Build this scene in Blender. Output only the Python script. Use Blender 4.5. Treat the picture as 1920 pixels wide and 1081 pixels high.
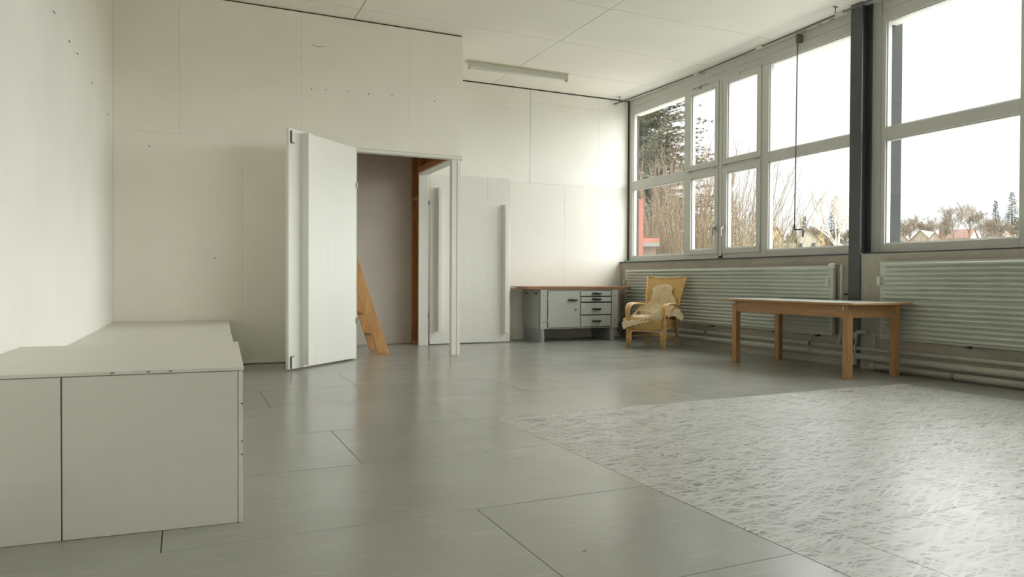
import bpy, bmesh, math, random
from mathutils import Vector, Matrix, noise
random.seed(7)
for o in list(bpy.data.objects):
    bpy.data.objects.remove(o)
SC = bpy.context.scene
COL = SC.collection

# ------------------------------------------------------------------ camera
CAM_H = 0.93
F_PX = 1345.0
YAW, PITCH, ROLL = math.radians(24.57), math.radians(0.68), math.radians(-0.25)
fw = Vector((math.sin(YAW) * math.cos(PITCH), math.cos(YAW) * math.cos(PITCH), -math.sin(PITCH)))
rt = Vector((math.cos(YAW), -math.sin(YAW), 0))
dn = fw.cross(rt)
r2 = rt * math.cos(ROLL) + dn * math.sin(ROLL)
d2 = -rt * math.sin(ROLL) + dn * math.cos(ROLL)
cam_data = bpy.data.cameras.new('camera')
cam = bpy.data.objects.new('camera', cam_data)
COL.objects.link(cam)
cm = Matrix((r2, -d2, -fw)).transposed().to_4x4()
cm.translation = Vector((0, 0, CAM_H))
cam.matrix_world = cm
cam_data.sensor_width = 36.0
cam_data.lens = 36.0 * F_PX / 1920.0
cam_data.clip_start = 0.05
cam_data.clip_end = 1000
SC.camera = cam

# ------------------------------------------------------------------ sky, light, exposure
SKY = 0.64
w = bpy.data.worlds.new('overcast_sky')
SC.world = w
w.use_nodes = True
nt = w.node_tree
nt.nodes.clear()
out = nt.nodes.new('ShaderNodeOutputWorld')
bg = nt.nodes.new('ShaderNodeBackground')
tc = nt.nodes.new('ShaderNodeTexCoord')
nz = nt.nodes.new('ShaderNodeTexNoise')
nz.inputs['Scale'].default_value = 2.2
nz.inputs['Detail'].default_value = 4
cr = nt.nodes.new('ShaderNodeValToRGB')
cr.color_ramp.elements[0].position = 0.3
cr.color_ramp.elements[0].color = (0.93, 0.955, 1.0, 1)
cr.color_ramp.elements[1].position = 0.7
cr.color_ramp.elements[1].color = (1.0, 1.0, 1.0, 1)
nt.links.new(tc.outputs['Generated'], nz.inputs['Vector'])
nt.links.new(nz.outputs['Fac'], cr.inputs['Fac'])
nt.links.new(cr.outputs['Color'], bg.inputs['Color'])
bg.inputs['Strength'].default_value = SKY
nt.links.new(bg.outputs['Background'], out.inputs['Surface'])
w.cycles.sampling_method = 'MANUAL'
w.cycles.sample_map_resolution = 512
SC.view_settings.view_transform = 'Standard'
SC.view_settings.look = 'None'
SC.view_settings.gamma = 1.0
SC.view_settings.use_curve_mapping = False
SC.view_settings.exposure = 1.10
SC.cycles.max_bounces = 14
SC.cycles.diffuse_bounces = 8
SC.cycles.glossy_bounces = 4
SC.cycles.transparent_max_bounces = 16
SC.cycles.use_denoising = True
SC.cycles.caustics_reflective = False
SC.cycles.sample_clamp_indirect = 8.0


# brightest, veiled part of the overcast sky on the window side
sun_data = bpy.data.lights.new('veiled_sun', 'SUN')
sun_data.energy = 8.4
sun_data.angle = math.radians(115)
sun_data.color = (1.0, .995, .98)
sun = bpy.data.objects.new('veiled_sun', sun_data)
COL.objects.link(sun)
SUN_EL, SUN_AZ = math.radians(44), math.radians(113)
sun.rotation_euler = Vector((math.sin(SUN_AZ) * math.cos(SUN_EL), math.cos(SUN_AZ) * math.cos(SUN_EL), math.sin(SUN_EL))).to_track_quat('Z', 'Y').to_euler()


def portal(y0, y1, z0, z1, x):
    """light portal: tells the renderer where daylight enters; it emits nothing itself"""
    l = bpy.data.lights.new('window_portal', 'AREA')
    l.shape = 'RECTANGLE'
    l.size = abs(z1 - z0)
    l.size_y = abs(y1 - y0)
    l.cycles.is_portal = True
    o = bpy.data.objects.new('window_portal', l)
    COL.objects.link(o)
    o.location = (x, (y0 + y1) / 2, (z0 + z1) / 2)
    o.rotation_euler = (0, math.radians(90), 0)


# ------------------------------------------------------------------ helpers
def obj_matrix(o):
    m = Matrix.LocRotScale(o.location, o.rotation_euler, None)
    return obj_matrix(o.parent) @ m if o.parent else m


def tag(o, label=None, cat=None, group=None, kind=None):
    if label: o['label'] = label
    if cat: o['category'] = cat
    if group: o['group'] = group
    if kind: o['kind'] = kind
    return o


def empty(name, loc=(0, 0, 0), rz=0.0, label=None, cat=None, group=None, kind=None, parent=None):
    o = bpy.data.objects.new(name, None)
    COL.objects.link(o)
    o.location = loc
    o.rotation_euler = (0, 0, rz)
    o.empty_display_size = 0.1
    if parent: o.parent = parent
    return tag(o, label, cat, group, kind)


class MB:
    def __init__(s):
        s.v = []
        s.f = []

    def add(s, vs, fs):
        n = len(s.v)
        s.v += [Vector(a) for a in vs]
        s.f += [tuple(i + n for i in q) for q in fs]
        return s

    def box(s, x0, x1, y0, y1, z0, z1):
        if x0 > x1: x0, x1 = x1, x0
        if y0 > y1: y0, y1 = y1, y0
        if z0 > z1: z0, z1 = z1, z0
        return s.add([(x0, y0, z0), (x1, y0, z0), (x1, y1, z0), (x0, y1, z0), (x0, y0, z1), (x1, y0, z1), (x1, y1, z1), (x0, y1, z1)],
                     [(0, 3, 2, 1), (4, 5, 6, 7), (0, 1, 5, 4), (1, 2, 6, 5), (2, 3, 7, 6), (3, 0, 4, 7)])

    def prism(s, poly, lo, hi, axis='z'):
        """polygon (counter-clockwise) extruded along an axis; poly gives the two other coordinates in cyclic order"""
        n = len(poly)

        def p(a, b, c):
            return {'z': (a, b, c), 'x': (c, a, b), 'y': (b, c, a)}[axis]
        vs = [p(a, b, lo) for a, b in poly] + [p(a, b, hi) for a, b in poly]
        fs = [tuple(range(n))[::-1], tuple(range(n, 2 * n))]
        fs += [(i, (i + 1) % n, n + (i + 1) % n, n + i) for i in range(n)]
        return s.add(vs, fs)

    def tube(s, pts, r, n=8, caps=True, closed=False, flat=1.0):
        pts = [Vector(p) for p in pts]
        m = len(pts)
        rs = r if isinstance(r, (list, tuple)) else [r] * m
        up = None
        base = len(s.v)
        for i, p in enumerate(pts):
            if closed:
                t = pts[(i + 1) % m] - pts[i - 1]
            else:
                t = pts[min(i + 1, m - 1)] - pts[max(i - 1, 0)]
            t.normalize()
            if up is None:
                a = Vector((0, 0, 1)) if abs(t.z) < .9 else Vector((1, 0, 0))
                up = (a - t * a.dot(t)).normalized()
            else:
                up = (up - t * up.dot(t))
                up = up.normalized() if up.length > 1e-6 else t.orthogonal().normalized()
            sd = t.cross(up)
            for k in range(n):
                a = 2 * math.pi * k / n
                s.v.append(p + (up * math.cos(a) * flat + sd * math.sin(a)) * rs[i])
        for i in range(m if closed else m - 1):
            for k in range(n):
                a, b = base + i * n + k, base + i * n + (k + 1) % n
                j = (i + 1) % m
                c, d = base + j * n + (k + 1) % n, base + j * n + k
                s.f.append((a, b, c, d))
        if caps and not closed:
            s.f.append(tuple(base + k for k in range(n))[::-1])
            s.f.append(tuple(base + (m - 1) * n + k for k in range(n)))
        return s

    def grid(s, fn, nu, nv):
        vs = [fn(i / nu, j / nv) for j in range(nv + 1) for i in range(nu + 1)]
        fs = []
        for j in range(nv):
            for i in range(nu):
                a = j * (nu + 1) + i
                fs.append((a, a + 1, a + nu + 2, a + nu + 1))
        return s.add(vs, fs)

    def build(s, name, mat, parent=None, bevel=0, seg=2, smooth=False, local=False, origin=None, solid=0, sub=0, label=None, cat=None, group=None, kind=None):
        me = bpy.data.meshes.new(name)
        vs = s.v
        loc = Vector((0, 0, 0))
        if parent is not None and not local:
            inv = obj_matrix(parent).inverted()
            vs = [inv @ v for v in vs]
        elif parent is None and origin is not None:
            loc = Vector(origin)
            vs = [v - loc for v in vs]
        me.from_pydata([tuple(v) for v in vs], [], s.f)
        me.materials.append(mat)
        me.update()
        o = bpy.data.objects.new(name, me)
        COL.objects.link(o)
        o.location = loc
        if parent is not None: o.parent = parent
        if smooth:
            me.shade_smooth()
        if solid:
            m = o.modifiers.new('solid', 'SOLIDIFY')
            m.thickness = solid
            m.offset = 0
        if bevel:
            m = o.modifiers.new('bevel', 'BEVEL')
            m.width = bevel
            m.segments = seg
            m.limit_method = 'ANGLE'
            m.angle_limit = math.radians(40)
        if sub:
            m = o.modifiers.new('sub', 'SUBSURF')
            m.levels = sub
            m.render_levels = sub
        return tag(o, label, cat, group, kind)


def bez(p0, p1, p2, p3, n=10):
    p0, p1, p2, p3 = map(Vector, (p0, p1, p2, p3))
    return [p0 * (1 - t) ** 3 + p1 * 3 * t * (1 - t) ** 2 + p2 * 3 * t * t * (1 - t) + p3 * t ** 3 for t in [i / n for i in range(n + 1)]]


# ------------------------------------------------------------------ materials
def new_mat(name):
    m = bpy.data.materials.new(name)
    m.use_nodes = True
    t = m.node_tree
    return m, t, t.nodes['Principled BSDF']


def node(t, typ, **kw):
    n = t.nodes.new(typ)
    for k, v in kw.items():
        if hasattr(n, k) and not k[0].isupper():
            setattr(n, k, v)
        else:
            n.inputs[k].default_value = v
    return n


def rgb(c):
    return (c[0], c[1], c[2], 1)


def mixc(t, fac, a, b, mode='MIX'):
    n = t.nodes.new('ShaderNodeMix')
    n.data_type = 'RGBA'
    n.blend_type = mode
    for sock, val in ((n.inputs[0], fac), (n.inputs[6], a), (n.inputs[7], b)):
        if isinstance(val, bpy.types.NodeSocket):
            t.links.new(val, sock)
        elif isinstance(val, tuple):
            sock.default_value = rgb(val)
        else:
            sock.default_value = val
    return n.outputs[2]


def mth(t, op, a, b=None, c=None):
    n = t.nodes.new('ShaderNodeMath')
    n.operation = op
    for s_, v_ in zip(n.inputs, (a, b, c)):
        if v_ is None: continue
        if isinstance(v_, bpy.types.NodeSocket):
            t.links.new(v_, s_)
        else:
            s_.default_value = v_
    return n.outputs[0]


def coords(t, scale=(1, 1, 1), rot=(0, 0, 0), src='Object'):
    c = t.nodes.new('ShaderNodeTexCoord')
    m = t.nodes.new('ShaderNodeMapping')
    m.inputs['Scale'].default_value = scale
    m.inputs['Rotation'].default_value = rot
    t.links.new(c.outputs[src], m.inputs['Vector'])
    return m.outputs['Vector']


def noi(t, vec, scale, detail=3, rough=.5):
    n = t.nodes.new('ShaderNodeTexNoise')
    n.inputs['Scale'].default_value = scale
    n.inputs['Detail'].default_value = detail
    n.inputs['Roughness'].default_value = rough
    t.links.new(vec, n.inputs['Vector'])
    return n.outputs['Fac']


def ramp(t, fac, stops):
    n = t.nodes.new('ShaderNodeValToRGB')
    e = n.color_ramp.elements
    while len(e) < len(stops): e.new(0.5)
    for k, (p, c) in zip(e, stops):
        k.position = p
        k.color = rgb(c) if isinstance(c, tuple) else (c, c, c, 1)
    t.links.new(fac, n.inputs['Fac'])
    return n.outputs['Color']


def bump(t, b, h, strength, dist=.01):
    n = t.nodes.new('ShaderNodeBump')
    n.inputs['Strength'].default_value = strength
    n.inputs['Distance'].default_value = dist
    t.links.new(h, n.inputs['Height'])
    t.links.new(n.outputs['Normal'], b.inputs['Normal'])
    return n


def paint(name, col, rough=.5, var=.05, vscale=2.0, fine=0.0, bs=0.0, bscale=80, specks=None, metal=0.0, rnd=0.0, streak=None):
    m, t, b = new_mat(name)
    v = coords(t)
    c0 = tuple(x * (1 - var) for x in col)
    c1 = tuple(min(1, x * (1 + var)) for x in col)
    c = ramp(t, noi(t, v, vscale, 5, .6), [(.3, c0), (.7, c1)])
    if streak:
        sv = coords(t, streak)
        c = mixc(t, .5, c, ramp(t, noi(t, sv, 1.0, 4, .6), [(.35, c0), (.7, c1)]))
    if fine:
        c = mixc(t, fine, c, ramp(t, noi(t, v, bscale, 2), [(.3, tuple(x * .5 for x in col)), (.7, c1)]))
    if specks:
        sc, thr, scol, amt = specks
        vo = t.nodes.new('ShaderNodeTexVoronoi')
        vo.inputs['Scale'].default_value = sc
        t.links.new(v, vo.inputs['Vector'])
        d = mth(t, 'LESS_THAN', vo.outputs['Distance'], thr)
        sep = t.nodes.new('ShaderNodeSeparateColor')
        t.links.new(vo.outputs['Color'], sep.inputs[0])
        k = mth(t, 'MULTIPLY', d, mth(t, 'LESS_THAN', sep.outputs[0], amt))
        k = mth(t, 'MULTIPLY', k, .75)
        c = mixc(t, k, c, scol)
    if rnd:
        oi = t.nodes.new('ShaderNodeObjectInfo')
        f = mth(t, 'MULTIPLY_ADD', oi.outputs['Random'], 2 * rnd, 1 - rnd)
        hsv = t.nodes.new('ShaderNodeHueSaturation')
        t.links.new(f, hsv.inputs['Value'])
        t.links.new(c, hsv.inputs['Color'])
        c = hsv.outputs['Color']
    t.links.new(c, b.inputs['Base Color'])
    b.inputs['Roughness'].default_value = rough
    b.inputs['Metallic'].default_value = metal
    if bs:
        bump(t, b, noi(t, v, bscale, 3), bs, .004)
    return m


def wood(name, c0, c1, scale=(1.5, 18, 18), rough=.5, knots=False):
    m, t, b = new_mat(name)
    v = coords(t, scale)
    f = noi(t, v, 1.0, 6, .65)
    c = ramp(t, f, [(.28, c0), (.72, c1)])
    v2 = coords(t, tuple(s * 3.1 for s in scale))
    c = mixc(t, .35, c, ramp(t, noi(t, v2, 1.0, 3), [(.35, c0), (.65, c1)]))
    if knots:
        vo = t.nodes.new('ShaderNodeTexVoronoi')
        vo.inputs['Scale'].default_value = 5.5
        t.links.new(coords(t, (1, 1, .8)), vo.inputs['Vector'])
        k = mth(t, 'LESS_THAN', vo.outputs['Distance'], .1)
        c = mixc(t, mth(t, 'MULTIPLY', k, .7), c, tuple(x * .3 for x in c0))
    t.links.new(c, b.inputs['Base Color'])
    b.inputs['Roughness'].default_value = rough
    bump(t, b, f, .15, .003)
    return m


WALLC = (.88, .863, .815)
M_WALL = paint('white_wall_paint', WALLC, .62, .025, 1.3, bs=.05, bscale=120, specks=(3.1, .03, (.30, .20, .13), .45))
M_WALL2 = paint('white_partition_paint', (.905, .875, .805), .6, .03, 1.1, bs=.05, bscale=120, specks=(2.6, .018, (.3, .22, .16), .4))
M_CEIL = paint('ceiling_paint', (.92, .895, .83), .7, .03, .9, bs=.05, bscale=90, specks=(2.2, .014, (.4, .33, .22), .5))
M_GAP = paint('dark_joint', (.07, .05, .035), .9)
M_DOOR = paint('white_door_paint', (.82, .815, .77), .5, .03, 1.5, bs=.04, bscale=90, specks=(4.2, .025, (.35, .27, .2), .45), streak=(14, 14, 1.0))
M_BOX = paint('white_bench_paint', (.68, .665, .60), .45, .04, 1.6, bs=.05, bscale=100, specks=(3.5, .022, (.2, .15, .1), .35), streak=(1.2, 16, 16))
M_WFRAME = paint('window_plastic', (.60, .60, .565), .35, .02)
M_PLAST = paint('rough_plaster', (.44, .405, .35), .9, .14, 2.6, bs=.35, bscale=30, fine=.2)
M_SILL = paint('dark_sill', (.07, .072, .07), .5, .1)
M_JOINT = paint('brown_foam_joint', (.17, .12, .085), .9, .3, 8)
M_POST = paint('facade_post_paint', (.022, .026, .024), .85, .1)
M_RAD = paint('radiator_enamel', (.52, .545, .485), .38, .06, 3.0, specks=(6, .035, (.12, .09, .07), .25))
M_PIPE = paint('pipe_enamel', (.46, .46, .41), .45, .1, 5.0)
M_STEEL = paint('column_paint', (.075, .08, .083), .42, .12, 3.0)
M_GALV = paint('galvanised', (.34, .37, .36), .45, .15, 12, metal=.25)
M_CABINET = paint('grey_cabinet_enamel', (.44, .455, .41), .42, .03, 2.0, specks=(7, .02, (.1, .09, .08), .3))
M_CABD = paint('cabinet_recess', (.10, .105, .095), .6, .05)
M_BLACK = paint('black_plastic', (.015, .016, .018), .35, .1)
M_CHROME = paint('chrome', (.6, .6, .6), .25, .03, metal=.9)
M_METAL = paint('grey_metal', (.30, .31, .31), .4, .1, metal=.5)
M_RUST = paint('weathered_metal', (.16, .13, .11), .6, .2, 9)
M_ROD = paint('steel_rod', (.10, .11, .11), .4, .1, metal=.4)
M_CERAM = paint('cream_plastic', (.60, .57, .46), .45, .04)
M_LAMP = paint('lamp_housing', (.60, .61, .55), .45, .04)
M_TUBEG = paint('lamp_tube_glass', (.85, .85, .78), .2, .01)
M_LAMPB = paint('lamp_base', (.66, .60, .43), .5, .04)
M_STUD = wood('stud_pine', (.30, .135, .05), (.58, .29, .115), (14, 14, 1.3), .65, knots=True)
M_PLY = wood('brown_plywood', (.24, .10, .04), (.42, .19, .08), (9, 9, 1.3), .7, knots=True)
M_CLOSET = paint('closet_fibreboard', (.62, .575, .52), .75, .06, 2.0, bs=.05, bscale=100, specks=(4, .02, (.15, .1, .08), .4))
M_LADDER = wood('ladder_pine', (.48, .235, .08), (.74, .42, .17), (10, 10, 1.5), .55, knots=True)
M_TABLE = wood('table_oak', (.31, .165, .07), (.52, .30, .135), (22, 22, 2.2), .5)
M_TABLEH = wood('table_oak_long', (.31, .165, .07), (.50, .29, .13), (22, 2.2, 22), .5)
M_TABEDGE = wood('table_edge', (.36, .18, .07), (.55, .32, .14), (6, 6, 20), .5)
M_LAMI = paint('table_laminate', (.62, .66, .63), .22, .03, 4)
M_BENCHTOP = wood('bench_beech', (.18, .075, .035), (.40, .20, .09), (1.6, 20, 20), .45)
M_SHEETG = None


def glass_mat():
    m, t, b = new_mat('window_glass')
    t.nodes.remove(b)
    o = t.nodes['Material Output']
    tr = node(t, 'ShaderNodeBsdfTransparent', Color=(.93, .95, .94, 1))
    gl = node(t, 'ShaderNodeBsdfGlossy', Color=(1, 1, 1, 1), Roughness=.01)
    lw = node(t, 'ShaderNodeLayerWeight', Blend=.5)
    fr = mth(t, 'MULTIPLY_ADD', mth(t, 'POWER', lw.outputs['Facing'], 5.0), .94, .035)
    mx = t.nodes.new('ShaderNodeMixShader')
    t.links.new(fr, mx.inputs[0])
    t.links.new(tr.outputs[0], mx.inputs[1])
    t.links.new(gl.outputs[0], mx.inputs[2])
    t.links.new(mx.outputs[0], o.inputs['Surface'])
    return m


M_GLASS = glass_mat()


def floor_mat():
    m, t, b = new_mat('grey_floor_paint')
    v = coords(t)
    col = (.31, .31, .28)
    c = ramp(t, noi(t, v, 1.7, 6, .62), [(.25, tuple(x * .90 for x in col)), (.75, tuple(x * 1.08 for x in col))])
    # pale scuffs
    s1 = noi(t, coords(t, (2.0, 14, 1), (0, 0, .35)), 2.0, 8, .7)
    c = mixc(t, mth(t, 'MULTIPLY', ramp(t, s1, [(.56, 0.0), (.70, 1.0)]), .28), c, (.52, .51, .46))
    # dark specks and little chips
    vo = t.nodes.new('ShaderNodeTexVoronoi')
    vo.inputs['Scale'].default_value = 5.5
    t.links.new(coords(t, (1, 1.6, 0), (0, 0, .5)), vo.inputs['Vector'])
    sep = t.nodes.new('ShaderNodeSeparateColor')
    t.links.new(vo.outputs['Color'], sep.inputs[0])
    k = mth(t, 'MULTIPLY', mth(t, 'LESS_THAN', vo.outputs['Distance'], mth(t, 'MULTIPLY', sep.outputs[1], .095)), mth(t, 'LESS_THAN', sep.outputs[0], .55))
    c = mixc(t, mth(t, 'MULTIPLY', k, .8), c, (.07, .05, .04))
    vo2 = t.nodes.new('ShaderNodeTexVoronoi')
    vo2.inputs['Scale'].default_value = 2.3
    t.links.new(coords(t, (1, 5.5, 0), (0, 0, -.3)), vo2.inputs['Vector'])
    sep2 = t.nodes.new('ShaderNodeSeparateColor')
    t.links.new(vo2.outputs['Color'], sep2.inputs[0])
    wob = mth(t, 'MULTIPLY_ADD', noi(t, v, 28, 4, .7), .12, mth(t, 'MULTIPLY', vo2.outputs['Distance'], 1.0))
    k2 = mth(t, 'MULTIPLY', mth(t, 'LESS_THAN', wob, mth(t, 'MULTIPLY_ADD', sep2.outputs[1], .07, .07)), mth(t, 'LESS_THAN', sep2.outputs[0], .35))
    c = mixc(t, mth(t, 'MULTIPLY', k2, .6), c, (.12, .085, .065))
    oi = t.nodes.new('ShaderNodeObjectInfo')
    hsv = t.nodes.new('ShaderNodeHueSaturation')
    t.links.new(mth(t, 'MULTIPLY_ADD', oi.outputs['Random'], .10, .95), hsv.inputs['Value'])
    t.links.new(c, hsv.inputs['Color'])
    t.links.new(hsv.outputs['Color'], b.inputs['Base Color'])
    rr = ramp(t, noi(t, v, 1.6, 3, .5), [(.35, .19), (.65, .262)])
    t.links.new(rr, b.inputs['Roughness'])
    h = mth(t, 'ADD', noi(t, v, 9, 3), mth(t, 'MULTIPLY', noi(t, v, 160, 2), .35))
    bump(t, b, h, .06, .003)
    return m


def osb_mat():
    m, t, b = new_mat('painted_chipboard')
    hs = None
    for i, (ang, ln, wd, of) in enumerate([(.10, 8, 85, 0), (.55, 9, 90, 3), (-.45, 8.5, 88, 7), (1.2, 10, 100, 11), (-.15, 7, 76, 17)]):
        c = t.nodes.new('ShaderNodeTexCoord')
        mp = t.nodes.new('ShaderNodeMapping')
        mp.inputs['Rotation'].default_value = (0, 0, ang)
        mp.inputs['Location'].default_value = (of, of * 1.7, 0)
        t.links.new(c.outputs['Object'], mp.inputs['Vector'])
        ds = t.nodes.new('ShaderNodeVectorMath')
        ds.operation = 'MULTIPLY'
        ds.inputs[1].default_value = (ln, wd, 0)
        t.links.new(mp.outputs['Vector'], ds.inputs[0])
        vo = t.nodes.new('ShaderNodeTexVoronoi')
        vo.voronoi_dimensions = '2D'
        vo.inputs['Scale'].default_value = 1.0
        t.links.new(ds.outputs[0], vo.inputs['Vector'])
        sep = t.nodes.new('ShaderNodeSeparateColor')
        t.links.new(vo.outputs['Color'], sep.inputs[0])
        h = sep.outputs[i % 3]
        hs = h if hs is None else mth(t, 'MAXIMUM', hs, h)
    big = noi(t, coords(t), .9, 4, .6)
    lo = ramp(t, hs, [(.55, (.14, .125, .10)), (.73, (.36, .357, .325)), (.88, (.43, .43, .40)), (.98, (.49, .49, .465))])
    c = mixc(t, mth(t, 'MULTIPLY', ramp(t, big, [(.45, 0.0), (.68, 1.0)]), .35), lo, (.30, .285, .245))
    t.links.new(c, b.inputs['Base Color'])
    b.inputs['Roughness'].default_value = .36
    bump(t, b, hs, .55, .006)
    return m


M_FLOOR = floor_mat()
M_OSB = osb_mat()


def rattan_mat(name, su, sv, c0=(.40, .21, .06), c1=(.86, .56, .205)):
    m, t, b = new_mat(name)
    br = t.nodes.new('ShaderNodeTexBrick')
    uv = t.nodes.new('ShaderNodeUVMap')
    mp = t.nodes.new('ShaderNodeMapping')
    mp.inputs['Scale'].default_value = (su, sv, 1)
    t.links.new(uv.outputs['UV'], mp.inputs['Vector'])
    t.links.new(mp.outputs['Vector'], br.inputs['Vector'])
    br.inputs['Color1'].default_value = rgb(c1)
    br.inputs['Color2'].default_value = rgb(tuple(x * .75 for x in c1))
    br.inputs['Mortar'].default_value = rgb(c0)
    br.inputs['Scale'].default_value = 1.0
    br.inputs['Mortar Size'].default_value = .05
    br.inputs['Mortar Smooth'].default_value = .6
    br.inputs['Brick Width'].default_value = .6
    br.inputs['Row Height'].default_value = .25
    c = mixc(t, .35, br.outputs['Color'], ramp(t, noi(t, coords(t), 9, 4), [(.3, tuple(x * .6 for x in c1)), (.7, c1)]))
    t.links.new(c, b.inputs['Base Color'])
    b.inputs['Roughness'].default_value = .45
    bump(t, b, mth(t, 'SUBTRACT', 1.0, br.outputs['Fac']), .6, .005)
    return m


M_CANE = wood('rattan_cane', (.50, .28, .085), (.82, .54, .20), (6, 6, 6), .35)
M_WEAVE = rattan_mat('rattan_weave', 26, 22)
M_WEAVE2 = rattan_mat('rattan_weave_band', 10, 14)
M_FLEECE = paint('sheep_fleece', (.93, .81, .585), .95, .08, 14, bs=.5, bscale=140, fine=.06)
M_SKIN = paint('sheep_skin_back', (.72, .62, .46), .9, .1, 6)

# ------------------------------------------------------------------ room dimensions
XW = 6.63       # inner face of the parapet under the windows
XG = 6.78       # front of the window frames
YP = 8.32       # partition with the closet door
YB = 10.15      # far wall
YR = -4.0       # wall behind the camera
ZC = 3.93       # ceiling
xl = lambda y: -0.80 + 0.0172 * y       # left wall line
XP = 3.125      # free end of the partition

# ------------------------------------------------------------------ floor
fl = MB().box(-1.2, 7.0, YR - .2, YB + .2, -.2, -.016).build('floor', M_GAP, kind='structure')
G = .0016


def sheet(x0, x1, y0, y1, mat, name):
    G = .0007 if name == 'chipboard_sheet' else .0016
    dz = random.uniform(-.0012, 0)
    MB().box(x0 + G, x1 - G, y0 + G, y1 - G, -.016, dz).build(name, mat, fl, bevel=.0012, seg=1)


rows = [(-4.0, -2.6, .3), (-2.6, -1.72, 1.0), (-1.72, -.84, .1), (-.84, .05, 1.4), (.05, .93, .4), (.93, 1.82, .2), (1.82, 2.7, 1.08), (2.7, 3.587, -.073),
        (3.587, 4.46, .82), (4.46, 5.42, 1.73), (5.42, 6.28, .57), (6.28, 7.15, 1.38), (7.15, 8.03, .32), (8.03, 8.92, 1.05), (8.92, 9.8, 1.9), (9.8, 10.15, .6)]
for y0, y1, jx in rows:
    osb = y1 <= 4.47
    xr = 1.91 if osb else XW
    xs = sorted(x for x in [jx + 2.05 * k for k in range(-3, 6)] if -.85 < x < xr - .12)
    if osb: xs = [x for x in xs]
    xs = [-.95] + xs + [xr]
    for a, b_ in zip(xs[:-1], xs[1:]):
        sheet(a, b_, y0, y1, M_FLOOR, 'plywood_sheet')
# bare-looking chipboard field and the grey margin along the window wall
yb_ = [4.46 - .635 * k for k in range(0, 14)]
offs = [2.4, 3.5, 2.9, 3.9, 2.2, 3.3, 2.7, 3.7, 2.3, 3.1, 2.6, 3.6, 2.9]
for k in range(13):
    y1, y0 = yb_[k], yb_[k + 1]
    xs = [1.91] + [x for x in (offs[k], offs[k] + 2.05) if x < 5.8] + [5.96]
    for a, b_ in zip(xs[:-1], xs[1:]):
        sheet(a, b_, y0, y1, M_OSB, 'chipboard_sheet')
for y0, y1 in ((4.46, 2.39), (2.39, .34), (.34, -1.71), (-1.71, -4.0)):
    sheet(5.96, XW, y1, y0, M_FLOOR, 'plywood_sheet')

# ------------------------------------------------------------------ ceiling
ce = MB().box(-1.2, 7.1, YR - .2, YB + .2, ZC + .014, ZC + .25).build('ceiling', M_GAP, kind='structure')
xj = [-.95, 1.785, 4.29, 6.66]
yj = [YB, 9.19, 7.985, 6.795, 5.605, 4.41, 3.22, 2.03, .84, -.35, -1.54, -2.73, YR]
for a, b_ in zip(xj[:-1], xj[1:]):
    for c, d in zip(yj[1:], yj[:-1]):
        MB().box(a + .006, b_ - .003, c + .006, d - .003, ZC, ZC + .014).build('ceiling_panel', M_CEIL, ce, bevel=.0015, seg=1)
MB().box(6.662, 6.80, YR, YB, ZC - .002, ZC + .014).build('ceiling_edge_strip', M_CEIL, ce)

# ------------------------------------------------------------------ walls
def panel_xz(x0, x1, z0, z1, y, mat, par, th=.012, g=.0012, name='wall_panel'):
    """board facing -Y with its front at y"""
    return MB().box(x0 + g, x1 - g, y, y + th, z0 + g, z1 - g).build(name, mat, par, bevel=.001, seg=1)


wb = MB().box(-1.2, 7.0, YB + .012, YB + .2, -.1, ZC + .1).build('wall_back', M_GAP, kind='structure')
ZT = ZC - .016
for (x0, x1, z0, z1) in [(1.5, 1.83, 0, 2.45), (1.83, 2.16, 0, 2.45), (2.16, 3.12, 0, 2.45), (1.5, 2.16, 2.45, ZT), (2.16, 3.12, 2.45, ZT),
                         (3.12, 4.32, 0, 2.45), (4.32, 5.562, 0, 2.452), (5.562, 6.765, 0, 2.458),
                         (3.12, 3.69, 2.45, ZT), (3.69, 4.94, 2.452, ZT), (4.944, 6.195, 2.452, 3.722), (4.944, 6.195, 3.722, ZT),
                         (6.195, 6.765, 2.458, 2.69), (6.195, 6.765, 2.69, 3.722), (6.195, 6.765, 3.722, ZT)]:
    panel_xz(x0, x1, z0, z1, YB, M_CLOSET if x1 <= 3.12 else M_WALL, wb, g=.0008)

# left wall: slightly out of square
wl = MB().prism([(xl(YR) - .2, YR), (xl(YR) - .012, YR), (xl(YB) - .012, YB), (xl(YB) - .2, YB)], -.1, ZC + .1).build('wall_left', M_GAP, kind='structure')
ys = [YR, -2.9, -1.65, -.4, .85, 2.1, 3.35, 4.6, 5.85, 7.1, YP]
for a, b_ in zip(ys[:-1], ys[1:]):
    for z0, z1 in ((0, 2.5), (2.5, ZT + .01)):
        a2, b2 = a + .0006, b_ - .0006
        MB().prism([(xl(a2) - .012, a2), (xl(a2), a2), (xl(b2), b2), (xl(b2) - .012, b2)], z0 + .0006, z1 - .0006).build('wall_panel', M_WALL, wl)
wr_ = MB().box(-1.2, 7.0, YR - .2, YR, -.1, ZC + .1).build('wall_rear', M_WALL, kind='structure')

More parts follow.
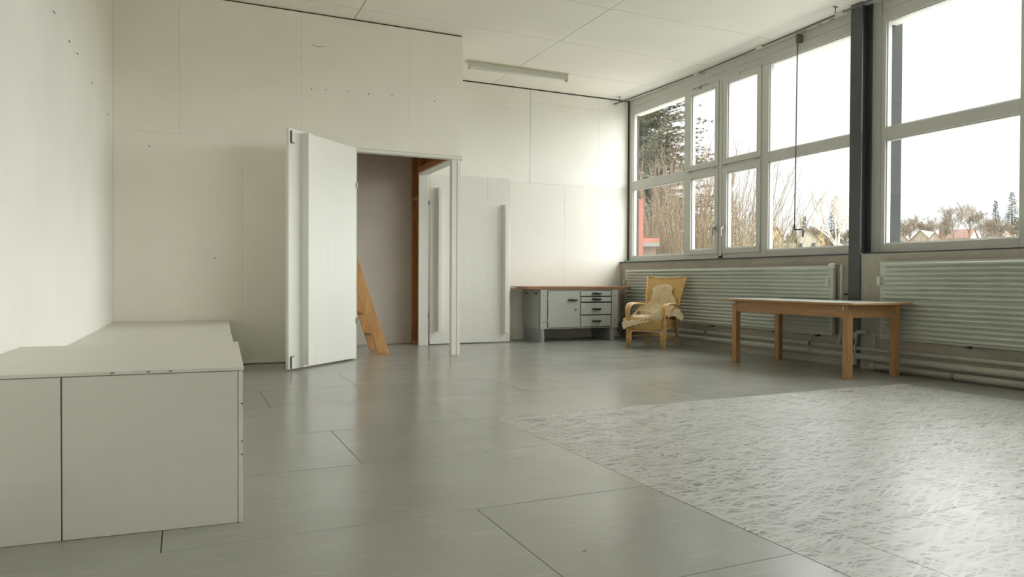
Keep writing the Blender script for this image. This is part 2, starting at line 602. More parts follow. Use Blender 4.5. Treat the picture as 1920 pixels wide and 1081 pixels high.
# partition with the closet opening
OX0, OX1, OZ = 1.822, 2.99, 2.41
wp = MB()
wp.box(xl(YP) - .02, OX0 - .02, YP + .014, YP + .10, 0, ZC)
wp.box(OX0 - .02, XP - .012, YP + .014, YP + .10, OZ + .05, ZC)
wp = wp.build('wall_partition', M_GAP, kind='structure')
for (x0, x1, z0, z1) in [(xl(YP), -.045, 2.45, ZT), (-.045, 1.2, 2.45, 3.415), (-.045, 1.2, 3.415, ZT), (1.2, 2.448, 2.448, ZT), (2.448, XP, 2.448, ZT),
                         (xl(YP), .58, .012, 2.45), (.58, OX0, .012, 2.45)]:
    panel_xz(x0, x1, z0, z1, YP, M_WALL2, wp, th=.014, g=.0005)
MB().box(XP - .012, XP, YP + .0145, YP + .11, 2.448, ZT).build('end_board', M_WALL2, wp)
MB().box(xl(YP), OX0 - .02, YP - .012, YP, .004, .034).build('baseboard_strip', M_WALL2, wp, bevel=.004)
# frame of the opening
MB().box(OX0 - .012, XP - .004, YP - .006, YP + .016, OZ, OZ + .034).build('head_trim', M_DOOR, wp, bevel=.002)
MB().box(OX0 - .02, OX1, YP + .016, YP + .10, OZ, OZ + .04).build('head_jamb', M_DOOR, wp, bevel=.002)
MB().box(OX0 - .03, OX0, YP - .004, YP + .10, 0, OZ + .0).build('hinge_jamb', M_DOOR, wp, bevel=.002)
post = MB().prism([(OX1, YP + .004), (3.052, YP + .004), (3.052, YP + .012), (3.058, YP + .012), (3.058, YP), (3.085, YP), (3.085, YP + .085), (OX1, YP + .085)], 0, OZ)
post.build('corner_post', M_DOOR, wp, bevel=.003)
MB().box(3.086, 3.098, YP + .004, YP + .085, 0, OZ).build('corner_board', M_DOOR, wp, bevel=.002)

# small marks left in the boards: screw holes and a scratch on the partition, staples in the left wall
M_MARK = paint('dark_mark', (.12, .08, .06), .9)
for x, z in ((1.468, 3.081), (1.715, 3.091), (1.956, 3.087), (2.235, 3.10), (2.763, 3.087), (1.308, 3.069), (-.325, 2.295), (.3, 1.15)):
    MB().tube([(x, YP - .001, z), (x, YP + .002, z)], .007, 8).build('screw_hole', M_MARK, wp)
MB().tube([(1.313, YP, 3.573), (1.35, YP, 3.557), (1.384, YP, 3.553), (1.449, YP, 3.568)], .0022, 5).build('scratch', M_MARK, wp)
for y, z in ((6.013, 2.541), (6.77, 2.519), (5.665, 2.524), (5.102, 2.53), (7.891, 2.497)):
    MB().tube([(xl(y), y - .03, z), (xl(y + .03), y + .03, z + .004)], .0035, 5).build('staple', M_MARK, wl)

# closet side wall with its own doorway towards the room
SX0, SX1 = 3.016, 3.15
DY0, DY1, DZ = 8.46, 9.765, 2.42
ws = MB().box(SX1 - .014, SX1, DY1 + .02, YB, 0, ZC).box(SX1 - .014, SX1, YP + .1, DY1 + .02, DZ + .06, ZC).build('wall_closet', M_PLY, kind='structure')
MB().box(SX1, SX1 + .012, DY1 + .02, YB, 0, ZC).build('outer_panel', M_WALL, ws)
MB().box(SX1, SX1 + .012, YP + .1, DY1 + .02, DZ, ZC).build('outer_panel', M_WALL, ws)
MB().box(SX0, SX1, DY1, DY1 + .022, 0, DZ).build('door_jamb', M_DOOR, ws, bevel=.002)
MB().box(SX0, SX1, DY0, DY1 + .022, DZ, DZ + .02).build('door_head', M_DOOR, ws, bevel=.002)
for y0, y1, z0, z1 in [(DY1 + .024, DY1 + .064, 0, ZC), (YB - .06, YB - .002, 0, ZC), (9.15, 9.20, DZ + .11, ZC), (8.75, 8.80, DZ + .11, ZC)]:
    MB().box(SX0, SX1 - .016, y0, y1, z0, z1).build('stud', M_STUD, ws, bevel=.002)
for y0, y1, z0, z1 in [(DY1 + .065, YB - .061, 2.07, 2.12), (DY1 + .065, YB - .061, 0, .05), (DY0 - .03, DY1 + .02, DZ + .022, DZ + .10)]:
    MB().box(SX0, SX1 - .016, y0, y1, z0, z1).build('rail', M_STUD, ws, bevel=.002)
MB().box(1.56, SX1 - .016, YP + .10, YB, 2.80, 2.83).build('closet_lid', M_PLY, ws)
for y in (8.55, 9.15, 9.75):
    MB().box(1.56, SX0 - .002, y, y + .05, 2.70, 2.799).build('joist', M_STUD, ws)
# hidden left end of the closet, against which the ladder leans
MB().box(1.50, 1.56, YP + .10, YB, 0, ZC).build('wall_closet_end', M_WALL, kind='structure')

# parapet and window wall
pr_ = MB().box(XW, 7.02, YR, YB, -.1, 1.222).build('wall_right', M_PLAST, kind='structure')
MB().box(XW - .022, 6.95, 5.63, YB - .002, 1.222, 1.238).build('window_sill', M_SILL, pr_, bevel=.003)
MB().box(XW - .0, 6.95, YR, 5.455, 1.222, 1.238).build('window_sill', M_SILL, pr_, bevel=.003)
MB().box(6.80, 7.02, YR, YB, ZC - .23, ZC + .1).build('lintel', M_WALL, pr_)
MB().box(XG + .004, 6.86, 10.082, 10.118, 1.238, ZC).build('reveal_strip', M_WFRAME, pr_)
MB().box(XG + .001, 6.86, 10.1185, YB, 1.238, ZC).build('reveal_joint', M_JOINT, pr_)
MB().box(XG + .006, 6.88, 5.585, 5.365, 1.238, ZC).build('filler_board', M_WFRAME, pr_, bevel=.003)
MB().box(XG + .006, 6.88, .87, .65, 1.238, ZC).build('filler_board', M_WFRAME, pr_, bevel=.003)
MB().box(XG + .006, 6.88, -3.845, YR, 1.238, ZC).build('filler_board', M_WFRAME, pr_, bevel=.003)


def frame_rect(y0, y1, z0, z1, wd, x0, x1, bead=.014):
    """rectangular frame of mitred members with a stepped glazing bead, outer edge y0 > y1, z0 < z1"""
    m = MB()

    def ring(a0, a1, b0, b1, wy, xa, xb):
        o = [(a0, b0), (a1, b0), (a1, b1), (a0, b1)]
        i = [(a0 - wy, b0 + wy), (a1 + wy, b0 + wy), (a1 + wy, b1 - wy), (a0 - wy, b1 - wy)]
        vs = [(xa, *p) for p in o] + [(xa, *p) for p in i] + [(xb, *p) for p in o] + [(xb, *p) for p in i]
        fs = []
        for k in range(4):
            n = (k + 1) % 4
            fs += [(k, n, 4 + n, 4 + k), (8 + n, 8 + k, 12 + k, 12 + n), (k, 8 + k, 8 + n, n), (4 + n, 12 + n, 12 + k, 4 + k)]
        m.add(vs, [f[::-1] for f in fs])
    ring(y0, y1, z0, z1, wd, x0, x1)
    if bead:
        ring(y0 - wd, y1 + wd, z0 + wd, z1 - wd, bead, x0 + .022, x1)
    return m


def handle(par, y, z, x, mat):
    h = MB().box(x - .012, x, y - .014, y + .014, z - .035, z + .035)
    h.tube([(x - .01, y, z), (x - .05, y, z), (x - .055, y, z - .02), (x - .055, y, z - .12)], [.009, .009, .01, .008], 8)
    h.build('handle', mat, par, bevel=.002)


def window(n, g0, detail=True):
    root = empty('window_%d' % n, (XG, g0 - 2.2, 1.242), kind='structure')
    A = lambda d: g0 - d
    zb, zt = 1.242, 3.70
    x0, x1 = XG, XG + .075
    fr = MB()
    # outer frame members
    fr.box(x0, x1, A(-.05), A(0), zb, zt + .0)
    fr.box(x0, x1, A(4.40), A(4.45), zb, zt)
    for a, b_ in ((0, 1.355), (1.444, 2.926), (3.045, 4.40)):
        fr.box(x0, x1, A(a), A(b_), zb, zb + .088 if a != 1.444 else zb + .066)
    fr.build('frame', M_WFRAME, root, bevel=.004)
    MB().box(x0, x1 + .02, A(-.05), A(4.45), zt, zt + .115).build('header_board', M_WFRAME, root, bevel=.004)
    MB().box(x0 + .006, x1 + .02, A(-.05), A(4.45), zt + .118, ZC).build('header_board', M_WFRAME, root, bevel=.004)
    for a, b_ in ((1.355, 1.444), (2.116, 2.21), (2.926, 3.045)):
        MB().box(x0, x1, A(a), A(b_), zb, zt).build('mullion', M_WFRAME, root, bevel=.005)
    MB().box(x0 - .008, x0, A(2.14), A(2.185), zb + .03, zt).build('cover_strip', M_WFRAME, root, bevel=.003)
    for a, b_, z0, z1 in ((0, 1.355, 2.435, 2.565), (3.045, 4.40, 2.455, 2.575)):
        MB().box(x0, x1, A(a), A(b_), z0, z1).build('transom', M_WFRAME, root, bevel=.005)
    MB().box(x0 + .004, x1, A(1.444), A(2.926), 2.495, 2.535).build('transom', M_WFRAME, root, bevel=.003)
    for a, b_, zs in ((0, 1.355, ((1.33, 2.435), (2.565, 3.70))), (3.045, 4.40, ((1.33, 2.455), (2.575, 3.70)))):
        for z0, z1 in zs:
            frame_rect(A(a), A(b_), z0, z1, .012, x0 + .02, x1, 0).build('glazing_bead', M_WFRAME, root, bevel=.002)
            MB().box(x0 + .050, x0 + .056, A(a + .008), A(b_ - .008), z0 + .008, z1 - .008).build('pane', M_GLASS, root)
    for ci, (a, b_) in enumerate(((1.446, 2.114), (2.212, 2.924))):
        for zi, (z0, z1) in enumerate(((1.306, 2.494), (2.537, 3.72))):
            cs = frame_rect(A(a), A(b_), z0, z1, .074, x0 - .014, x1 - .012).build('casement', M_WFRAME, root, bevel=.005)
            MB().box(x0 + .040, x0 + .046, A(a + .078), A(b_ - .078), z0 + .078, z1 - .078).build('pane', M_GLASS, cs)
            if zi == 0:
                yy = A(b_ - .037) if ci == 0 else A(a + .037)
                handle(cs, yy, 1.665, x0 - .014, M_METAL if ci == 0 else M_CHROME)
                hy = A(a + .004) if ci == 0 else A(b_ - .004)
                if ci == 1:
                    for hz in (1.36, 2.42):
                        MB().tube([(x0 - .020, hy, hz - .045), (x0 - .020, hy, hz + .045)], .009, 8).build('hinge', M_WFRAME, cs)
            else:
                for hy in (A(a + .05), A(b_ - .06)):
                    MB().tube([(x0 - .018, hy - .035, z0 - .008), (x0 - .018, hy + .035, z0 - .008)], .008, 8).build('hinge', M_METAL, cs)
                ym = A((a + b_) / 2 - .05)
                sb = MB().box(x0 - .024, x0 - .015, ym - .17, ym + .17, z1 - .003, z1 + .008)
                sb.box(x0 - .03, x0 - .012, ym - .02, ym + .02, z1 - .03, z1 + .012)
                sb.build('tilt_stay', M_METAL if ci == 0 else M_WFRAME, cs, bevel=.002)
    portal(A(0), A(4.4), 1.33, 3.70, 6.93)
    return root


window(1, 10.03)
window(2, 5.306)
window(3, .602)

# ------------------------------------------------------------------ closet doors
def door_one():
    hx, hy = 1.817, 8.318
    fx, fy = .955, 7.489
    d = Vector((fx - hx, fy - hy, 0))
    L = d.length
    ang = math.atan2(d.y, d.x)
    root = empty('door_1', (hx, hy, 0), ang, kind='structure')
    # local x runs from the hinge to the free edge; the face towards the room is local +y
    z0, z1 = .018, 2.447
    lf = MB().box(.004, L, -.036, 0, z0, z1).build('leaf', M_DOOR, root, bevel=.002, local=True)
    xb = L - .188
    MB().box(xb - .058, xb, .0005, .10, .045, 2.425).build('batten', M_DOOR, root, bevel=.003, local=True)
    for zc, up in ((2.36, 1), (.085, -1)):
        b_ = MB().tube([(L - .032, .010, zc - .065), (L - .032, .010, zc + .065)], .006, 8)
        b_.tube([(L - .032, .010, zc - .06 * up), (L - .052, .022, zc - .06 * up), (L - .062, .022, zc - .06 * up)], .005, 6)
        b_.box(L - .040, L - .024, 0, .004, zc - .055, zc + .055)
        b_.build('bolt', M_RUST, root, local=True)
    for zc in (2.02, .45):
        MB().box(.0, .012, .0005, .012, zc - .03, zc + .03).tube([(-.002, .008, zc - .035), (-.002, .008, zc + .035)], .007, 8).build('hinge', M_METAL, root, local=True)
    return root


def door_two():
    root = empty('door_2', (3.17, 9.80, 0), 0, kind='structure')
    MB().box(3.187, 4.44, 9.78, 9.815, .012, 2.443).build('leaf', M_DOOR, root, bevel=.002)
    MB().box(3.282, 3.335, 9.68, 9.7795, .20, 2.24).build('batten', M_DOOR, root, bevel=.003)
    MB().box(4.316, 4.378, 9.68, 9.7795, .147, 2.045).build('batten', M_DOOR, root, bevel=.003)
    for zc in (2.03, .44):
        MB().box(3.152, 3.188, 9.776, 9.783, zc - .02, zc + .02).tube([(3.165, 9.777, zc - .045), (3.165, 9.777, zc + .012)], .008, 8).build('hinge', M_METAL, root)
    # latch screws along the seam near the top
    MB().box(4.068, 4.0695, 9.7794, 9.781, 2.1, 2.44).build('seam', M_GAP, root)
    return root


door_one()
door_two()


# ------------------------------------------------------------------ ladder in the closet
def ladder():
    root = empty('step_ladder', (2.2, 8.98, 0), 0, 'pine plank step ladder leaning inside the open closet', 'ladder')
    sl = -.3396     # dx per dz
    ztop = 1.80
    for y0 in (8.78, 9.215):
        MB().prism([(0, 2.197), (0, 2.339), (ztop, 2.339 + sl * ztop), (ztop, 2.197 + sl * ztop)], y0, y0 + .032, 'y').build('rail', M_LADDER, root, bevel=.003)
    for k in range(6):
        z = .255 + .265 * k
        x0 = 2.197 + sl * z
        MB().box(x0 + .006, x0 + .136, 8.813, 9.214, z - .013, z + .013).build('tread', M_LADDER, root, bevel=.002)
    for z in (.02, .36):
        pass


ladder()


# ------------------------------------------------------------------ white bench boxes on the left
def bench_front():
    root = empty('bench_box', (-.26, 3.5, 0), 0, 'white painted plywood box nearest the viewer with chipped edges', 'box')
    A, B = (.203, 2.914), (.258, 4.10)             # right side, front and back corner
    sl = -.0749                                    # the front runs slightly away to the left
    fy = lambda x: 2.914 + (x - .203) * sl
    bx = lambda y: xl(y) + .004
    H, T = .595, .014
    # top board
    MB().prism([(bx(2.98), fy(bx(2.98)) - .004), (A[0] + .004, A[1] - .004), (B[0] + .004, B[1]), (bx(4.15), 4.155)], H - T, H).build('top_board', M_BOX, root, bevel=.0025)
    # front boards
    xm = -.394
    MB().prism([(bx(2.98), fy(bx(2.98))), (xm - .0035, fy(xm)), (xm - .0035, fy(xm) + .016), (bx(2.98), fy(bx(2.98)) + .016)], 0, H - T - .002).build('front_board', M_BOX, root, bevel=.0015, seg=1)
    MB().prism([(xm + .0015, fy(xm)), (.186, fy(.186)), (.186, fy(.186) + .016), (xm + .0015, fy(xm) + .016)], 0, H - T - .002).build('front_board', M_BOX, root, bevel=.0015, seg=1)
    # side boards
    MB().prism([(.1875, A[1]), A, (B[0], B[1]), (B[0] - .016, B[1])], 0, H - T - .002).build('side_board', M_BOX, root, bevel=.002)
    MB().prism([(bx(4.15), 4.13), (B[0] - .017, 4.08), (B[0] - .017, 4.096), (bx(4.15), 4.146)], 0, H - T - .002).build('back_board', M_BOX, root)
    MB().prism([(xm - .02, fy(xm) + .017), (xm + .02, fy(xm) + .017), (xm + .02, fy(xm) + .06), (xm - .02, fy(xm) + .06)], 0, H - T - .003).build('inner_post', M_CABINET, root)


    for u in (-.235, -.118, -.045):
        MB().box(u - .007, u + .006, fy(u) - .0046, fy(u) + .002, H - .008, H - .004).build('chip', M_RUST, root)
    for z in (.455, .31, .26):
        MB().box(A[0] - .006, A[0] + .0012, A[1] - .0010, A[1] + .012, z - .003, z + .003).build('chip', M_RUST, root)


def bench_back():
    root = empty('bench_box', (-.15, 6.3, 0), 0, 'long low white plywood platform behind the front box, along the left wall', 'box')
    xr = lambda y: .450 + (y - 8.384) * .0455
    H, T = .485, .016
    MB().prism([(xl(4.17) + .004, 4.17), (xr(4.17), 4.12), (xr(6.1) + .0, 6.1), (xl(6.1) + .004, 6.1)], H - T, H).build('top_board', M_BOX, root, bevel=.002)
    MB().prism([(xl(6.102) + .004, 6.102), (xr(6.102) - .006, 6.102), (xr(YP - .014) - .006, YP - .014), (xl(YP - .014) + .004, YP - .014)], H - T, H - .001).build('top_board', M_BOX, root, bevel=.002)
    MB().prism([(xr(4.17) - .022, 4.13), (xr(4.17) - .006, 4.13), (xr(YP - .014) - .012, YP - .014), (xr(YP - .014) - .028, YP - .014)], 0, H - T - .001).build('side_board', M_BOX, root, bevel=.002)


bench_front()
bench_back()


# ------------------------------------------------------------------ steel column and post outside
def column():
    root = empty('steel_column', (6.70, 5.54, 0), 0, 'dark grey steel column standing between the two windows', 'column')
    MB().box(6.612, 6.630, 5.465, 5.612, 0, ZC - .001).build('flange', M_STEEL, root, bevel=.002)
    MB().box(6.630, 6.772, 5.530, 5.547, 1.24, ZC - .001).build('web', M_STEEL, root)
    MB().box(6.760, 6.779, 5.465, 5.612, 1.24, ZC - .001).build('flange', M_STEEL, root, bevel=.002)
    MB().box(6.90, 7.12, 5.37, 5.66, -2, ZC + .3).build('facade_post', M_POST, root, bevel=.004)


column()


# ------------------------------------------------------------------ radiators
def radiator(y_far, y_near, z0, z1, label, group=None, valve=None, n=16):
    root = empty('radiator', (6.57, (y_far + y_near) / 2, z0), 0, label, 'radiator')
    X = 6.545
    L = y_far - y_near
    ysamp = [0, .02, .045, .06, .075, L * .25, L * .5, L * .75, L - .075, L - .06, L - .045, L - .02, L]
    amp = [0, 0, .1, .6, 1, 1, 1, 1, 1, .6, .1, 0, 0]
    hgt = z1 - z0
    zs, pf = [z0, z0 + .012], [0, 0]
    half = (hgt - .024 - .016) / 2
    for part in range(2):
        zb = z0 + .012 + part * (half + .016)
        for k in range(n // 2):
            p = half / (n // 2)
            for q, a in ((.10, 0), (.20, .55), (.32, .90), (.5, 1), (.68, .90), (.80, .55), (.90, 0)):
                zs.append(zb + p * (k + q))
                pf.append(a)
        if part == 0:
            zs += [zb + half + .004, zb + half + .007, zb + half + .009, zb + half + .012]
            pf += [0, -.25, -.25, 0]
    zs += [z1 - .012, z1]
    pf += [0, 0]
    m = MB()
    vs = [(X - .026 * a * b_, y_far - y, z) for y, a in zip(ysamp, amp) for z, b_ in zip(zs, pf)]
    nz = len(zs)
    fs = []
    for i in range(len(ysamp) - 1):
        for j in range(nz - 1):
            fs.append((i * nz + j, i * nz + j + 1, (i + 1) * nz + j + 1, (i + 1) * nz + j))
    m.add(vs, [f[::-1] for f in fs])
    pan = m.build('front_panel', M_RAD, root, smooth=False)
    pan.data.shade_smooth()
    MB().box(X + .0005, X + .045, y_near, y_far, z0, z1).build('body', M_RAD, root, bevel=.004)
    for yy in (y_far - .9, y_near + .9, (y_far + y_near) / 2, y_near + .25):
        b_ = MB().box(X + .03, XW, yy - .010, yy + .010, z0 - .03, z0 - .001)
        b_.prism([(yy - .03, z0 - .002), (yy + .012, z0 - .028), (yy + .018, z0 - .028), (yy + .018, z0 - .002)], X + .02, X + .029, 'x')
        b_.build('bracket', M_RUST, root, bevel=.002)
    return root


r1 = radiator(9.88, 5.755, .330, 1.108, 'long ribbed grey panel radiator behind the rattan chair, left of the steel column')
r2 = radiator(5.165, .98, .342, 1.137, 'ribbed grey panel radiator right of the steel column, under the large window')


def allocator(par, y, z0, z1):
    a = MB().box(6.510, 6.546, y - .018, y + .018, z0, z1).build('heat_meter', M_CERAM, par, bevel=.004)
    MB().box(6.507, 6.5105, y - .009, y + .009, z0 + .012, z1 - .012).build('window_strip', M_LAMP, a)


allocator(r1, 5.815, .872, .967)
allocator(r1, 9.868, .85, .945)
allocator(r2, 5.16, .888, .982)
# thermostat and supply pipe of the left radiator
th = MB().tube([(6.535, 5.80, 1.105), (6.535, 5.772, 1.105), (6.535, 5.768, 1.105), (6.535, 5.722, 1.105), (6.535, 5.716, 1.105)], [.021, .026, .028, .026, .018], 14)
th.build('thermostat', M_CERAM, r1, smooth=False, bevel=.002)
MB().tube([(6.535, 5.716, 1.105), (6.545, 5.69, 1.10), (6.565, 5.668, 1.096)], .010, 8).build('valve', M_RUST, r1)
vp = MB().tube([(6.57, 5.67, 1.11), (6.575, 5.667, 1.08), (6.575, 5.667, .40)] + bez((6.575, 5.667, .40), (6.575, 5.667, .3), (6.59, 5.70, .26), (6.595, 5.74, .205), 6)[1:], .017, 10)
vp.tube([(6.575, 5.667, 1.115), (6.575, 5.667, 1.06)], .023, 10)
vp.tube([(6.575, 5.667, .80), (6.575, 5.667, .78)], .023, 10)
vp.build('supply_pipe', M_PIPE, r1, smooth=False)
MB().tube([(6.575, 5.667, .79), (XW + .01, 5.60, .79)], .008, 8).build('pipe_clip', M_BLACK, r1)
# return pipe of the right radiator
rp = MB().tube([(6.565, 5.165, .38), (6.565, 5.235, .38), (6.565, 5.245, .372), (6.57, 5.247, .35), (6.58, 5.247, .225)], .012, 8)
rp.tube([(6.565, 5.17, .38), (6.565, 5.20, .38)], .02, 8)
rp.tube([(6.565, 5.247, .395), (6.565, 5.247, .36)], .018, 8)
rp.build('return_pipe', M_PIPE, r2)

# ------------------------------------------------------------------ pipes
def pipe(name, pts, r, label, clips=(), par=None):
    root = empty(name, pts[0], 0, label, 'pipe')
    MB().tube(pts, r, 14).build('tube', M_PIPE, root, smooth=True)
    return root


pA = pipe('heating_pipe', [(6.59, YB - .01, .215), (6.59, -3.9, .215)], .0215, 'upper thin grey heating pipe running along the wall below the radiators')
pB = pipe('heating_pipe', [(6.585, YB - .01, .128), (6.585, -3.9, .128)], .034, 'thicker grey heating pipe directly below the thin one, along the wall')
pC = pipe('heating_pipe', [(6.545, 5.25, .048), (6.545, -3.9, .048)], .030, 'grey floor level heating pipe with clamp, right of the table')
MB().tube([(6.545, 5.27, .048), (6.545, 5.205, .048)], .038, 14).build('sleeve', M_PIPE, pC)
MB().tube([(6.545, 5.275, .048), (6.60, 5.34, .048)], .024, 10).build('elbow', M_PIPE, pC)
MB().tube([(6.545, 4.385, .048), (6.545, 4.36, .048)], .036, 14).box(6.535, 6.555, 4.365, 4.381, .0, .092).build('clamp', M_METAL, pC)
for yy in (7.93, 6.1, 3.6, 2.2):
    MB().tube([(6.59, yy, .245), (6.59, yy, .185)], .009, 8).tube([(6.59, yy - .012, .215), (6.59, yy + .012, .215)], .027, 14).build('pipe_clip', M_RUST, pA)
    MB().tube([(6.585, yy - .012, .128), (6.585, yy + .012, .128)], .039, 14).tube([(6.585, yy, .165), (6.60, yy, .32)], .007, 8).build('pipe_clip', M_PIPE, pB)
# bent drain pipe by the column foot
bp = empty('drain_pipe', (6.56, 5.46, .0), 0, 'short bent grey valve pipe at the foot of the steel column', 'pipe')
MB().tube([(6.60, 5.36, .388), (6.575, 5.40, .392), (6.56, 5.44, .385), (6.555, 5.462, .36)], [.022, .023, .026, .028], 10).build('spout', M_PIPE, bp)
MB().tube([(6.555, 5.462, .365), (6.555, 5.462, .315)], .02, 10).build('collar', M_PIPE, bp)
MB().tube([(6.555, 5.462, .32), (6.56, 5.458, .27), (6.55, 5.475, .235), (6.553, 5.47, .16), (6.553, 5.47, .10)], .010, 8).build('hose', M_PIPE, bp)
sk = empty('socket_box', (6.59, 5.50, 0), 0, 'small grey box on the wall foot beside the steel column', 'socket')
MB().box(6.565, 6.611, 5.475, 5.545, .035, .125).build('housing', M_CABINET, sk, bevel=.006)
MB().box(6.562, 6.566, 5.49, 5.53, .05, .11).build('cover', M_PIPE, sk, bevel=.002)

# ------------------------------------------------------------------ curtain rod under the ceiling and crank rod
def curtain_rod():
    root = empty('curtain_rod', (6.50, 7.0, 3.83), 0, 'thin dark steel curtain rod with rings under the ceiling along the windows', 'curtain rod')
    pts = [(6.452, 10.118, 3.838), (6.478, 9.95, 3.838), (6.52, 9.0, 3.838), (6.55, 8.1, 3.838), (6.535, 7.3, 3.838), (6.52, 6.87, 3.838), (6.495, 6.1, 3.838), (6.473, 5.6, 3.838), (6.46, 5.3, 3.838), (6.46, 3.0, 3.838), (6.46, -3.9, 3.838)]
    MB().tube(pts, .0105, 8).build('rod', M_ROD, root)

    def px(y):
        for a, b_ in zip(pts[:-1], pts[1:]):
            if b_[1] <= y <= a[1]:
                t = (a[1] - y) / (a[1] - b_[1])
                return a[0] + (b_[0] - a[0]) * t
        return pts[-1][0]
    for y in (9.97, 5.70, 1.2):
        MB().tube([(px(y), y, ZC), (px(y), y, 3.83)], .005, 6).box(px(y) - .03, px(y) + .03, y - .012, y + .012, ZC - .005, ZC - .0005).build('hanger', M_RUST, root)
    for y in (8.12, 6.88, 5.64):
        MB().tube([(px(y + .05), y + .05, 3.838), (px(y), y, 3.838), (px(y - .05), y - .05, 3.838)], .019, 10).build('sleeve', M_CERAM, root)
    for y in (8.02, 7.98, 6.18, 6.14, 5.92, 5.76, 5.73, 5.52, 5.36, 10.05):
        c = Vector((px(y), y, 3.832))
        ring = [c + Vector((math.cos(a) * .022, .004 * math.sin(2 * a), math.sin(a) * .022 - .010)) for a in [2 * math.pi * k / 12 for k in range(12)]]
        MB().tube(ring, .003, 5, closed=True).build('ring', M_RUST, root)


def crank():
    root = empty('crank_rod', (6.71, 6.45, 1.5), 0, 'thin dark crank rod hanging in front of the window pane', 'crank rod')
    x = 6.71
    MB().box(x - .012, XG - .0005, 6.435, 6.47, 3.80, 3.90).box(x - .02, x + .012, 6.442, 6.463, 3.79, 3.83).build('bracket', M_RUST, root, bevel=.003)
    MB().tube([(x, 6.452, 3.80), (x, 6.462, 2.6), (x, 6.472, 1.60)], .0075, 8).build('rod', M_RUST, root)
    MB().tube([(x, 6.472, 1.62), (x, 6.473, 1.560), (x, 6.469, 1.552), (x, 6.345, 1.546), (x, 6.338, 1.540), (x, 6.342, 1.455)], .0095, 8).build('crank_handle', M_BLACK, root)


curtain_rod()
crank()

# ------------------------------------------------------------------ fluorescent lamp on the ceiling
lamp = empty('ceiling_lamp', (4.3, 9.2, ZC), 0, 'switched off single tube fluorescent batten lamp on the ceiling', 'lamp')
MB().box(3.52, 5.085, 9.165, 9.30, ZC - .012, ZC).build('base_plate', M_LAMPB, lamp, bevel=.003)
MB().box(3.545, 5.09, 9.195, 9.27, ZC - .062, ZC - .012).build('housing', M_LAMP, lamp, bevel=.005)
for x in (3.558, 5.083):
    MB().box(x - .013, x + .013, 9.21, 9.255, ZC - .112, ZC - .06).build('tube_holder', M_CERAM, lamp, bevel=.004)
MB().tube([(3.572, 9.232, ZC - .090), (5.068, 9.232, ZC - .090)], .0135, 14).build('lamp_tube', M_TUBEG, lamp, smooth=True)
MB().tube([(5.05, 9.214, ZC - .095), (5.05, 9.205, ZC - .095)], .011, 10).build('starter', M_METAL, lamp)

# scrap left on the window sill
rag = MB().grid(lambda u, v: Vector((6.615 + .10 * u, 9.93 + .11 * v, 1.2405 + .016 * max(0, math.sin(math.pi * u) * math.sin(math.pi * v)) * (1 + .6 * noise.noise(Vector((u * 5, v * 5, 0)))))), 10, 10)
rag.build('cloth_scrap', paint('green_cloth', (.05, .22, .12), .9), origin=(6.66, 9.98, 1.2385), smooth=True, solid=.003, label='small green cloth scrap on the left end of the window sill', cat='cloth')

